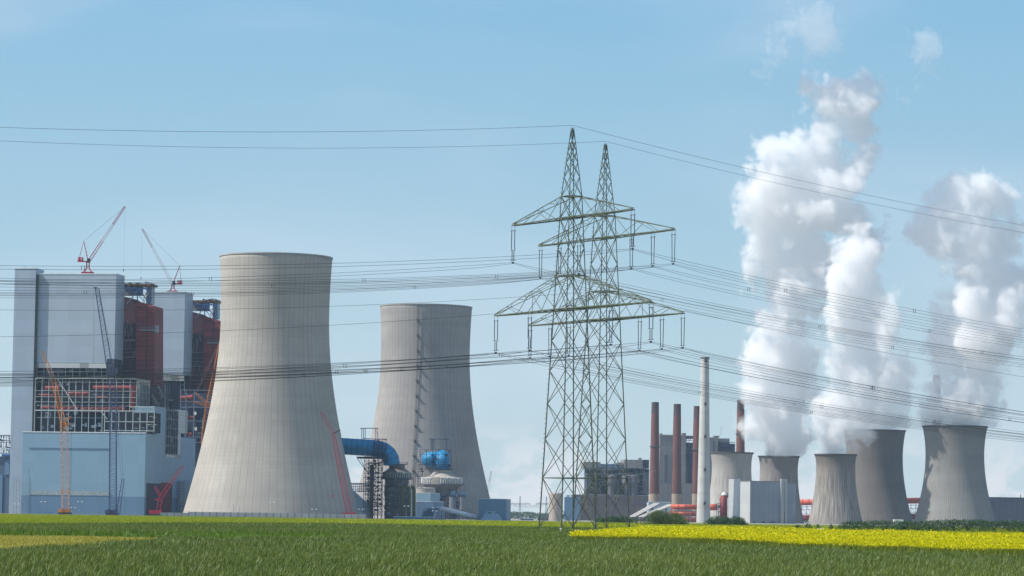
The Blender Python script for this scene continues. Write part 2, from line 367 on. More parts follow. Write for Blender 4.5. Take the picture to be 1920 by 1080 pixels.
def crop(name, parts, mat, **kw):
    k, t = blades(parts, **kw); objs = []
    if k is not None and t is not None:      # one mesh: give the far triangles two extra welded corners
        t5 = np.stack([t[:, 0], t[:, 1], t[:, 1] * .34 + t[:, 2] * .66, t[:, 0] * .34 + t[:, 2] * .66, t[:, 2]], 1); k = np.concatenate([k, t5]); t = None
    o = npmesh(name, k, [(0, 1, 2), (0, 2, 3), (3, 2, 4)], mat) if k is not None else npmesh(name, t, [(0, 1, 2)], mat)
    o['kind'] = 'stuff'; return o
m_wheat = leafmat('wheat_leaf', (.034, .072, .010), (.215, .275, .035), (.34, .42, .20), .25, .03, .45, .35, .90)  # pale third colour on random blades paints in bright highlights
m_barley = leafmat('barley_leaf', (.24, .31, .010), (.37, .42, .016), None, .25, .01)
m_verge = leafmat('verge_leaf', (.05, .12, .008), (.16, .26, .015), None, .25, .1)
m_sprout = leafmat('sprout_leaf', (.26, .27, .03), (.46, .40, .06), None, .25, .2)
m_stem = leafmat('rape_stem', (.10, .15, .015), (.22, .26, .02), None, .25, .1)
m_flower = leafmat('rape_flower', (.50, .47, .0), (.86, .78, .005), (.26, .30, .01), .3, .12, .6, .2, .88)
crop('wheat_field', store['wheat'], m_wheat, h=.50, hv=.17, lean=.13, bend=.6, patchamp=.3)['label'] = 'dark green young wheat filling the foreground'
crop('barley_field', store['barley'], m_barley, h=.52, hv=.12, lean=.15, bend=.5, patchamp=.1)['label'] = 'bright yellow green crop strip in front of the power station'
crop('grass_verge', store['verge'], m_verge, h=.40, hv=.2, lean=.3, bend=1, wmul=1.6, patch=3., patchamp=.9)['label'] = 'shaggy green grass verge between the wheat fields'
crop('seedling_patch', store['sprout'], m_sprout, h=.16, hv=.3, lean=.5, bend=.5, wmul=1.0)['label'] = 'pale yellow green patch of young seedlings on bare soil at left'
# rapeseed: stalks with clusters of yellow flowers
rp = [(x, Y, w, dn) for x, Y, w, dn in store['rape']]
crop('rapeseed_stalks', rp, m_stem, h=.78, hv=.08, lean=.1, bend=.3, wmul=1.2)['label'] = 'green rapeseed stalks under yellow flowers'
Ls = []
for x, Y, w, dn in rp:
    for rep in range(5 if Y.size and Y.mean() < 420 else 4):
        n = len(x)
        keep = rng.random(n) > .75 * (vnoise(x, Y, 14, 9) > .74) + .5 * (vnoise(x, Y, 2.2, 19) > .62)
        px_, py_ = groundpix(x, Y); keep &= ~((np.abs(px_ - 1565) < 70) & (Y > 430) & (Y < 560) & (rng.random(n) < .8))
        xx, yy = x[keep] + rng.normal(0, .16, keep.sum()), Y[keep] + rng.normal(0, .16, keep.sum()); n = len(xx)
        zz = (.84 if rep else .92) + rng.normal(0, .055, n) + .22 * (vnoise(xx, yy, 7, 5) - .5) + .14 * (vnoise(xx, yy, 2, 6) - .5); s = (w * 1.1 + .02) * (.6 + .8 * rng.random(n))
        c = np.stack([xx, yy, zz], 1); q = rng.normal(0, 1, (n, 3, 3)); q /= np.linalg.norm(q, axis=2, keepdims=True)
        Ls.append(c[:, None, :] + q * s[:, None, None])
# scattered volunteers in the bright strip
for x, Y, w, dn in store['barley']:
    px, py = groundpix(x, Y); k = (px > 560) & (px < 1500) & (rng.random(len(x)) < .014) & (vnoise(x, Y, 8, 2) > .45)
    n = int(k.sum())
    if n:
        c = np.stack([x[k], Y[k], np.full(n, .60)], 1); q = rng.normal(0, 1, (n, 3, 3)); q /= np.linalg.norm(q, axis=2, keepdims=True)
        Ls.append(c[:, None, :] + q * .22)
o = npmesh('rapeseed_flowers', np.concatenate(Ls), [(0, 1, 2)], m_flower); o['kind'] = 'stuff'; o['label'] = 'yellow rapeseed flowers in bloom'
# ground sheet reaching the horizon
mg, N_, L_, P_ = newmat('soil'); P_.inputs['Roughness'].default_value = 1
nz = ramp(N_, L_, noise(N_, L_, .4, (1, 1, 1), 6, .7), .35, .65); nf = ramp(N_, L_, noise(N_, L_, .004, (1, 1, 1), 4, .6), .4, .6)
c_ = mixc(N_, L_, nz, (.10, .075, .045), (.17, .13, .075)); c_ = mixc(N_, L_, nf, c_, (.09, .13, .04))
L_.new(c_, P_.inputs['Base Color'])
g = MB(); nx, ny = 24, 30
for i in range(nx + 1):
    for j in range(ny + 1): g.v.append((-3200 + 6400 * i / nx, -150 + 6650 * j / ny, 0))
g.f = [(j + i * (ny + 1), j + (i + 1) * (ny + 1), j + 1 + (i + 1) * (ny + 1), j + 1 + i * (ny + 1)) for i in range(nx) for j in range(ny)]
o = g.build('ground', mg); o['kind'] = 'structure'
# gravel works yard under the power station
g = MB(); g.add([(-700, 1640, .03), (1100, 1640, .03), (1100, 4300, .03), (-700, 4300, .03)], [(0, 1, 2, 3)])
o = g.build('works_yard', flat('gravel', (.24, .23, .21), 1, 0, .2, .05)); o['kind'] = 'structure'
# far wood on the horizon
n = 60000; x = rng.uniform(-1300, 1300, n); hh = 6 + 6 * vnoise(x, x * 0, 60, 1) + 3 * vnoise(x, x * 0, 17, 4)
c = np.stack([x, rng.uniform(5600, 5900, n), rng.random(n) ** .6 * hh], 1); q = rng.normal(0, 1, (n, 3, 3)); q /= np.linalg.norm(q, axis=2, keepdims=True)
m_far = leafmat('far_leaf', (.03, .055, .02), (.06, .09, .03), None, 0)
o = npmesh('distant_woods', c[:, None, :] + q * 2.4, [(0, 1, 2)], m_far); o['kind'] = 'stuff'; o['label'] = 'far off line of woods on the horizon'

# ---------------------------------------------------------------- shrubs and hedge
def foliage(name, blobs, leaf, dens, mat, parent=None, origin=(0, 0, 0), seed=1):
    r = np.random.default_rng(seed); Vs = []
    for (cx, cy, cz, rx, ry, rz) in blobs:
        n = int(dens * rx * rz); d = r.normal(0, 1, (n, 3)); d /= np.linalg.norm(d, axis=1, keepdims=True)
        rad = (.55 + .5 * r.random(n) ** .6); c = d * rad[:, None] * np.array([rx, ry, rz]) + np.array([cx, cy, cz]); c[:, 2] = np.maximum(c[:, 2], .05)
        q = r.normal(0, 1, (n, 3, 3)); q /= np.linalg.norm(q, axis=2, keepdims=True)
        Vs.append(c[:, None, :] + q * (leaf * (.6 + .8 * r.random(n)))[:, None, None])
    return npmesh(name, np.concatenate(Vs), [(0, 1, 2)], mat, origin, parent)
m_bush = leafmat('bush_leaf', (.045, .085, .018), (.12, .17, .035), None, .2, .25)
m_bush2 = leafmat('shrub_leaf', (.022, .065, .022), (.06, .13, .045), None, .2, .25)
def bush(px, py_top, Y, wpx, label, mat, cat='bush', group=None, seed=1, cone=False):
    p = W(px, py_top, Y); H = p.z; wd_ = wpx / F * Y; r = random.Random(seed)
    t = thing('bush' if not cone else 'small_conifer', label, cat, (p.x, Y, 0), group); bl = []
    if cone:
        for i in range(7): f = i / 6; bl.append((p.x + r.uniform(-.1, .1), Y, H * (.15 + .78 * f), wd_ / 2 * (1.05 - .9 * f), wd_ / 2 * (1.05 - .9 * f), H * .13))
    else:
        for i in range(22):
            a = r.uniform(-.46, .46); hz = math.sqrt(max(.05, 1 - (a / .5) ** 2)); rr = wd_ * r.uniform(.09, .17)
            bl.append((p.x + a * wd_, Y + r.uniform(-.4, .4) * wd_ * .8, max(.3, H * hz * r.uniform(.25, .92) - rr * .3), rr * 1.2, rr * 1.2, rr))
    foliage('crown', bl, .17 if Y < 1500 else .3, 260 if Y < 1500 else 110, mat, t, (p.x, Y, 0), seed)
    b = MB()
    for i in range(4): b.bar((p.x + r.uniform(-.2, .2), Y, 0), (p.x + r.uniform(-.3, .3) * wd_, Y + r.uniform(-.5, .5), H * .6), .09, 5, .03)
    b.build('trunk', M['rust'], t); return t
bush(1238, 962, 1150, 88, 'broad round green bush left of the red pipes', m_bush, seed=2)
bush(1345, 970, 1250, 50, 'dark rounded bush at the foot of the white chimney', m_bush2, seed=3)
bush(1374, 970, 1240, 50, 'dark rounded bush in front of the grey panelled hall', m_bush2, seed=5)
bush(1156, 972, 1450, 70, 'low dim bush behind the right legs of the farther pylon', m_bush2, seed=6)
bush(1516, 978, 760, 20, 'pointed little conifer at the left foot of the streaked cooling tower', m_bush2, 'conifer', None, 7, True)
bush(1534, 981, 760, 14, 'smallest pointed conifer in front of the streaked cooling tower', m_bush2, 'conifer', None, 8, True)
bush(1558, 982, 760, 16, 'pointed conifer right of the white tent roof', m_bush2, 'conifer', None, 9, True)
bush(1494, 984, 760, 22, 'low flat shrub between the grey hall and the conifers', m_bush2, seed=10)
bl = []; r_ = random.Random(4)
for i in range(150):
    px = 1578 + (2080 - 1578) * i / 149 + r_.uniform(-2, 2)
    top = np.interp(px, [1575, 1590, 1640, 1710, 1760, 1810, 1850, 1920, 2080], [983, 979, 976.5, 978, 976, 974.5, 976, 977, 978]) + r_.uniform(-1, 1.5)
    p = W(px, top, 720); rr = r_.uniform(.55, 1.0)
    bl.append((p.x, 720 + r_.uniform(-2, 2), p.z - rr * .8, rr * 1.3, rr * 1.3, rr)); bl.append((p.x + r_.uniform(-1, 1), 718 + r_.uniform(-2, 2), max(.5, p.z - rr * 2.2), rr * 1.3, rr * 1.3, rr))
hd = foliage('hedge', bl, .15, 190, m_bush2, None, (W(1800, 985, 720).x, 720, 0), 3)
tag(hd, 'long dark green hedge behind the yellow field on the right', 'hedge')

# ================================================================ cooling towers
def shell(px, py_top, Y, prof, name, label, mat, rimmat, rim=1.2, n=120, lift=0.):
    # prof: function z -> radius; H from the top pixel of the rim ends
    p = W(px, py_top, Y); H = p.z; c = (p.x, Y, 0)
    t = thing(name, label, 'cooling tower', c)
    zs = [lift + (H - lift) * i / 56 for i in range(57)]; b = MB()
    pr = [(prof(z, H), z) for z in zs] + [(prof(H, H) - .9, H)] + [(prof(z, H) - .9, z) for z in reversed(zs[20:-1])]
    b.lathe(c, pr, n); b.build('shell', mat, t, True)
    r = prof(H, H); b = MB(); b.lathe(c, [(r + .03, H - rim * 1.3), (r + rim * .7, H - rim), (r + rim * .7, H + .25), (r - 1.3, H + .25), (r - 1.3, H - 1), ], n); b.build('rim', rimmat, t)
    return t, p.x, H
def hyp(H, a, zt, cu, cl): return lambda z, _H: a * math.sqrt(1 + ((z - zt) / (cu if z > zt else cl)) ** 2)
mt_new = tower_mat('shell_new', (.435, .41, .365), 66, .34, .42, 2.6, .06, .10, 0, 0, 172)
mt_new2 = tower_mat('shell_ladder', (.35, .335, .32), 66, .38, .32, 2.6, .05, .12, 0, 0, 172)
rim_c = flat('rim_concrete', (.34, .33, .31), .9)
rim_d = flat('rim_dark', (.07, .07, .07), .9)
T1, x1, H1 = shell(518, 482.5, 2040, hyp(0, 35.7, 133, 134, 103), 'cooling_tower', 'largest pale concrete cooling tower, left of the blue duct', mt_new, rim_c, .5)
T2, x2, H2 = shell(799, 575.5, 2506, hyp(0, 36.0, 133, 140, 103), 'cooling_tower', 'tall pale cooling tower with a ladder up its middle', mt_new2, rim_c, .5)
# ladder with rest platforms on the second tower
f2 = hyp(0, 36.0, 133, 140, 103); la = R(-98)
def onshell(z, off=0., a=la, cx=x2, cy=2506, f=f2): r = f(z, 0) + off; return (cx + r * math.cos(a), cy + r * math.sin(a), z)
b = MB()
zz = list(np.linspace(4, 170, 60))
for k in range(59):
    for da in (-.012, .012): b.bar(onshell(zz[k], .9, la + da), onshell(zz[k + 1], .9, la + da), .16)
    b.bar(onshell(zz[k], .9, la - .012), onshell(zz[k], .9, la + .012), .12)
b.build('ladder', M['steel_dark'], T2)
for z in np.linspace(14, 158, 13):
    b = MB(); q = onshell(z, .9); b.box(q[0] - 1.2, q[0] + 1.2, q[1] - 1.4, q[1] + .8, z, z + .25)
    for dx in (-1.2, 0, 1.2): b.bar((q[0] + dx, q[1] - 1.4, z), (q[0] + dx, q[1] - 1.4, z + 1.3), .08)
    b.bar((q[0] - 1.2, q[1] - 1.4, z + 1.3), (q[0] + 1.2, q[1] - 1.4, z + 1.3), .08); b.bar((q[0], q[1] + .8, z - 2), (q[0], q[1] - 1.3, z), .12)
    b.build('platform', M['steel_dark'], T2)
def old(px, py, Y, hp, label, m, ratio_t, lo, up, half, mul=1.):
    s = Y / F; H = W(px, py, Y).z; zt = H * ratio_t
    return shell(px, py, Y, lambda z, _h: half * s * math.sqrt(1 + ((z - zt) / ((up if z > zt else lo) * s)) ** 2), 'cooling_tower', label, m, rim_d, .9, 96)
mo1 = tower_mat('shell_pale', (.44, .42, .38), 150, .3, .35, 0, 0, .45, .55, 0, 72)
mo2 = tower_mat('shell_mid', (.30, .27, .245), 150, .3, .35, 0, 0, .6, .25, 0, 72)
mo3 = tower_mat('shell_streaked', (.27, .24, .205), 100, .5, .35, 0, 0, .45, .5, 0, 70, .8)
mo4 = tower_mat('shell_brown', (.215, .195, .18), 100, .6, .35, 0, 0, .25, 0, 0, 100)
mo5 = tower_mat('shell_wide', (.28, .275, .255), 100, .6, .30, 0, 0, .28, .1, 0, 103, .4)
old(1372, 848.5, 3100, 0, 'short pale cooling tower with no steam, behind the grey hall', mo1, .80, 108, 60, 36.8)
old(1460.5, 855.5, 3200, 0, 'short cooling tower with the leftmost steam column', mo2, .80, 108, 60, 35.4)
old(1567, 852, 2950, 0, 'short streaky cooling tower standing in front of the brown one', mo3, .818, 108, 60, 36.5)
old(1640, 807, 3330, 0, 'brownish tall cooling tower partly hidden by the streaky one', mo4, .713, 130, 111, 52.5)
old(1790.5, 799.5, 3200, 0, 'wide grey cooling tower farthest to the right', mo5, .713, 130, 111, 54.5)
# ================================================================ lattice pylons and their cables
AD = Vector((.534, -.8455, 0)); BD = Vector((.8455, .534, 0)); Z = Vector((0, 0, 1))
def pylon(px, py_tip, Y, ybase, yU, yUt, yL, yLt, hU, hL, insU, insL, insn, label, il):
    p = W(px, py_tip, Y); c = Vector((p.x, Y, 0)); H = p.z; ppm = F / Y; hz = HORIZ(px)
    zz = lambda y: CAMZ + (hz - y) / ppm
    t = thing('lattice_pylon', label, 'pylon', c)
    side = lambda z: ((28 + (77 - 28) * (zz(yUt) - z) / zz(yUt)) if z <= zz(yUt) else 28 - 25.5 * (z - zz(yUt)) / (H - zz(yUt))) / ppm
    def C(k, z): s = side(z) / 2; a, b = ((1, 1), (1, -1), (-1, -1), (-1, 1))[k]; return c + AD * (a * s) + BD * (b * s) + Z * z
    for k in range(4):
        b = MB(); b.bar(C(k, -.5), C(k, zz(yL)), .15, 4, .12); b.bar(C(k, zz(yL)), C(k, zz(yUt)), .115, 4, .10); b.bar(C(k, zz(yUt)), C(k, H - .4), .10, 4, .07)
        b.box(C(k, 0).x - .45, C(k, 0).x + .45, C(k, 0).y - .45, C(k, 0).y + .45, -.3, .25); b.build('leg', M['steel_green'], t)
    b = MB(); z = 0.6; lv = []
    marks = [zz(897), zz(yL), zz(yLt), zz(yU), zz(yUt)]
    while z < H - 1.5:
        lv.append(z); h = max(1.7, side(z) * (1.05 if z < zz(yL) else 1.3)); nx_ = z + h
        for m in marks:
            if z + h * .5 < m < z + h * 1.5 and abs(m - z) > .6 * h * .6: nx_ = m
        z = nx_
    lv.append(H - .6)
    for i in range(len(lv) - 1):
        r = .06 if lv[i] < zz(yUt) else .05
        for k in range(4):
            q = (k + 1) % 4
            b.bar(C(k, lv[i]), C(q, lv[i + 1]), r); b.bar(C(q, lv[i]) + Z * .02, C(k, lv[i + 1]) + Z * .02, r)
    for m in marks:
        for k in range(4): b.bar(C(k, m), C((k + 1) % 4, m), .11)
        b.bar(C(0, m), C(2, m), .06); b.bar(C(1, m), C(3, m), .06)
    b.build('bracing', M['steel_green'], t)
    b = MB()                                                       # climbing pegs on one leg
    for z in np.arange(3, H - 3, .8): q = C(2, z); b.bar(q, q + Vector((-.35, -.05, 0)), .035)
    b.build('climbing_pegs', M['steel_green'], t)
    pts = {}
    for nm, y0, y1, hl, ins, sg in (('U', yU, yUt, hU, insU, 0), ('L', yL, yLt, hL, insL, 1)):
        zb, zt = zz(y0), zz(y1); hm = hl / ppm / .534; s = side(zb) / 2; st = side(zt) / 2
        for d in (-1, 1):
            b = MB(); tip = c + AD * (d * hm) + Z * zb; n = 4 if not sg else 5
            Pb = lambda e, f: (c + AD * (d * s) + BD * (e * s) + Z * zb).lerp(tip + BD * (e * .25), f)
            Pt = lambda e, f: (c + AD * (d * st) + BD * (e * st) + Z * zt).lerp(tip + BD * (e * .15) + Z * .25, f)
            for e in (-1, 1):
                b.bar(Pb(e, 0), Pb(e, 1), .12); b.bar(Pt(e, 0), Pt(e, 1), .06 if sg else .08)
                for i in range(n):
                    f0, f1 = i / n, (i + 1) / n
                    b.bar(Pb(e, f0 if i % 2 else f1), Pt(e, f1 if i % 2 else f0), .05)
            for i in range(2 * n):
                f0, f1 = i / 2 / n, (i + 1) / 2 / n
                b.bar(Pb(-1, f0), Pb(1, f1) , .06); b.bar(Pb(-1, f1), Pb(1, f1), .06)
                if i % 2: b.bar(Pt(-1, f1), Pt(1, f1), .05); b.bar(Pt(-1, f0), Pt(1, f1), .04)
            if sg:
                f = .45; b.bar(Pt(0, f) , Pb(0, f), .06); 
                for e in (-1, 1): b.bar(c + AD * (d * side(zt + 1.6) / 2) + BD * (e * .8) + Z * (zz(y1)), Pt(0, .55), .045); b.bar(c + AD * (d * side(zt + 1.6) / 2) + BD * (e * .8) + Z * (zz(y1)), Pt(e, .3), .035)
            b.build('crossarm', M['steel_green'], t)
        for o in ins:
            q = c + AD * (o / ppm / .534) + Z * (zb - .15); b = MB(); Lh = il
            for e in (-.40, .40):
                b.bar(q + BD * 0 + AD * (e * 1.2), q + AD * (e * 1.2) - Z * .7, .04)
                if insn == 2:
                    b.bar(q + AD * (e * 1.2) - Z * .7, q + AD * (e * 1.2) - Z * (Lh * .68), .075, 8); b.bar(q + AD * (e * .7) - Z * (Lh * .72), q + AD * (e * .7) - Z * Lh, .075, 8)
                else: b.bar(q + AD * (e * 1.2) - Z * .7, q + AD * (e * .9) - Z * Lh, .07, 8)
            for hh in ((.7, Lh * .70, Lh) if insn == 2 else (.7, Lh)): b.bar(q - AD * .75 - Z * hh, q + AD * .75 - Z * hh, .07)
            b.bar(q - AD * .2 - Z * (Lh + .35), q + AD * .2 - Z * (Lh + .35), .16, 6)
            b.build('insulator', M['glass_ins'], t)
            pts[(nm, o)] = q - Z * (Lh + .35)
    return t, c, H, pts, zz
P1, c1, h1, w1, zz1 = pylon(1073.5, 235, 500, 997, 407.5, 367, 580, 517, 109.5, 142, (-109, 109), (-140, -75, 73, 142), 2, 'nearer and taller looking green steel lattice pylon, left of the pair', 5.7)
P2, c2, h2, w2, zz2 = pylon(1135.5, 265, 560, 992, 446, 404, 600, 547, 121, 138, (-118, -82, -46, 48, 85, 120), (-136, -98, -63, 64, 102, 137), 1, 'farther green steel lattice pylon, right of the pair', 5.5)
def cable(p, d, label, group, pair=True, a=None, bb=.00035, r=.026, sep=.5, sp=()):
    a = a if a is not None else (.1176 if d < 0 else .140); n = 30; Lm = 190
    pos = lambda tt: p + BD * (d * tt) - Z * (a * tt - bb * tt * tt); b = MB()
    ts = [Lm * i / n for i in range(n + 1)]
    b.path([pos(x) for x in ts], r, 5, cap=False)
    if pair:
        off = lambda x: Z * (-sep * min(1, .35 + x / 12)) + AD * .12
        b.path([pos(x) + off(x) for x in ts], r, 5, cap=False)
    o = b.build('conductor' if pair else 'ground_wire', M['wire'], origin=p)
    tag(o, label, 'power cable', group)
    for x in sp:
        s = MB(); q = pos(x); e = BD * .22
        for dd in (-e, e): s.bar(q + dd + Z * .1, q + dd - Z * (sep + .05), .05)
        s.build('spacer', M['wire'], o)
    return o
rc = random.Random(11); sidew = {-1: 'left', 1: 'right'}
ordn = {2: ['left', 'right'], 4: ['outer left', 'inner left', 'inner right', 'outer right'], 6: ['outer left', 'middle left', 'inner left', 'inner right', 'middle right', 'outer right']}
for pts, who in ((w1, 'nearer'), (w2, 'farther')):
    for lvl, ln in (('U', 'upper'), ('L', 'lower')):
        ks = sorted(k for k in pts if k[0] == lvl)
        for i, k in enumerate(ks):
            for d in (-1, 1):
                cable(pts[k], d, 'twin cable running %s from the %s insulator on the %s pylon\'s %s arm' % (sidew[d], ordn[len(ks)][i], who, ln), 'twin power cables', True, sp=[rc.uniform(20, 100)])
for c, h, who in ((c1, h1, 'nearer'), (c2, h2, 'farther')):
    for d in (-1, 1): cable(c + Z * h, d, 'thin single wire leaving the tip of the %s pylon to the %s' % (who, sidew[d]), 'single ground wires', False)
q = c1 - AD * (145 / 11.6 / .534) + Z * (zz1(578) + .2)
cable(q, -1, 'thin single wire going left from the left end of the nearer pylon\'s lower arm', 'single ground wires', False)
q = c2 + Z * (zz2(547) + .2) - AD * 2
cable(q, -1, 'thin single wire going left from the body of the farther pylon above its lower arm', 'single ground wires', False)
q = c2 + AD * (140 / 10.357 / .534) + Z * (zz2(597) + .2)
cable(q, 1, 'thin single wire going right from the right end of the farther pylon\'s lower arm', 'single ground wires', False)
# numbered marker post in the field below the pylons
p = W(1051, 1002, 420); t = MB(); t.bar((p.x, 420, 0), (p.x, 420, .75), .06, 8); t.bar((p.x - .12, 420, .75), (p.x + .12, 420, .75), .09, 8)
tag(t.build('marker_post', M['lamp_white'], origin=(p.x, 420, 0)), 'tiny white marker post in the wheat before the pylon feet', 'post')
# ================================================================ new power station on the left
NF = Frame(218, 2150, 9)
def fbox(b, fr, x0, x1, y0, y1, w0, w1, ybase=None):
    """box whose front face, at depth w0, covers the pixels x0..x1, y0..y1"""
    xm = (x0 + x1) / 2; ym = (y0 + y1) / 2
    return b.box(fr.uz(x0, ym, w0)[0], fr.uz(x1, ym, w0)[0], w0, w1, max(0, fr.uz(xm, y1, w0)[1]) if y1 < 958 else 0, fr.uz(xm, y0, w0)[1], fr.T)
def fp(fr, px, py, w): u, z = fr.uz(px, py, w); return fr.T(u, w, z)
def fbar(b, fr, xa, ya, xb, yb, w, r, w2=None, n=4): return b.bar(fp(fr, xa, ya, w), fp(fr, xb, yb, w if w2 is None else w2), r, n)
def base(fr, px, w, py=930): q = fp(fr, px, py, w); return (q.x, q.y, 0)
S = NF
def block(x0, x1, xs, ytop, ybot, w, label, mat, mats, louv=None, par=True):
    t = thing('boiler_house', label, 'building', base(S, (x0 + x1) / 2, w))
    u1, z1 = S.uz(x1, ytop, w); wd_ = S.wz(xs, (ytop + ybot) / 2, u1)[0] - w; u0 = S.uz(x0, ytop, w)[0]; zb = S.uz(x1, ybot, w)[1]
    b = MB(); b.box(u0, u1, w, w + wd_, zb, z1, S.T); b.build('clad_wall', mat, t)
    b = MB(); b.box(u0 - .2, u1 + .2, w - .25, w + .5, z1, z1 + .7, S.T); b.box(u1 - .3, u1 + .25, w + .5, w + wd_, z1, z1 + .7, S.T); b.build('parapet', M['parapet'], t)
    return t, u0, u1, zb, z1, wd_
# boiler house A
A, au0, au1, azb, azt, awd = block(67.5, 218, 232, 514.5, 681, 0, 'huge light grey boiler house with a red crane on its roof', M['clad_grey'], None)
b = MB(); fbox(b, S, 68, 214, 681.2, 690, -.3, 1); b.build('louvre_band', M['louver'], A)
b = MB(); b.box(au0 + 1, au1 - 1, 6, awd - 1, 0, azb - .1, S.T); b.build('interior_shade', M['interior'], A)
b = MB()
for x in np.linspace(69, 217, 12): fbar(b, S, x, 690, x, 720, .5, .35)
for y in (697, 705): fbar(b, S, 68, y, 218, y, .6, .3)
for i in range(14):
    x = rc.uniform(75, 210); fbox(b, S, x, x + rc.uniform(3, 10), 692, 692 + rc.uniform(4, 10), 2.5, 4)
b.build('steel_frame', M['frame_grey'], A)
b = MB(); b.box(au1 - 5, au1 + .2, -.6, awd * .9, azb - 20, azb + 3, S.T); b.build('corner_shade', M['interior'], A)  # solid near-black box, the shade of an open corner as colour
b = MB()
for i in range(6): b.bar(S.T(au1 - 5 + i, -.8, azb - 22), S.T(au1 - 5 + i, -.8, azb + 3), .15)
for i in range(8): b.bar(S.T(au1 - 5, -.9, azb - 20 + 3 * i), S.T(au1 + .2, -.9, azb - 20 + 3 * i), .15)
for i in range(6): b.bar(S.T(au1 + .4, awd * i / 6, azb - 22), S.T(au1 + .4, awd * i / 6, azb + 3), .15)
b.build('corner_grid', M['frame_grey'], A)
# stair tower on its left flank
t = thing('stair_tower', 'narrow taller grey tower at the far left edge of the boiler house', 'tower', base(S, 45, -3))
b = MB(); u0 = S.uz(24, 660, -3)[0]; u1 = S.uz(65.2, 600, -3)[0]; zt = S.uz(45, 504, -3)[1]; b.box(u0, u1, -3, 15, 0, zt, S.T); b.build('clad_wall', M['clad_side'], t)
b = MB(); b.box(u0 - .2, u1 + .2, -3.25, 15.2, zt, zt + .6, S.T); b.build('parapet', M['parapet'], t)
b = MB(); b.bar(S.T(u0 + 6, 2, zt), S.T(u0 + 6, 2, zt + 2.5), .12); b.bar(S.T(u1 - 3, 2, zt), S.T(u1 - 3, 2, zt + 2), .12); b.build('aerial', M['steel_dark'], t)
b = MB(); b.box(u1 + .1, u1 + .75, -2.8, -.3, 40, azt - .5, S.T); b.build('red_seam', M['seam_red'], t)
b = MB(); b.box(u1 + .75, u1 + 1.15, -2.6, -.3, 40, azt - .5, S.T); b.build('green_seam', M['seam_green'], t)
# boiler house B, farther back
WB = 215
B, bu0, bu1, bzb, bzt, bwd = block(285.5, 347, 360.5, 548.5, 703, WB, 'second grey boiler house, farther back between the two red boilers', M['clad_grey'], None)
b = MB(); fbox(b, S, 287, 345, 703.5, 713.5, WB + .2, WB + 1); b.build('louvre_band', M['louver'], B)
b = MB(); b.box(bu0 + 1, bu1 - 1, WB + 6, WB + bwd - 1, 0, bzb - .1, S.T); b.build('interior_shade', M['interior'], B)
b = MB()
for x in (290, 302, 313, 323, 331, 338, 346): fbar(b, S, x, 713, x, 740, WB + 1.5, .3)
fbar(b, S, 286, 722, 347, 722, WB + 1.4, .3); b.build('steel_frame', M['frame_grey'], B)
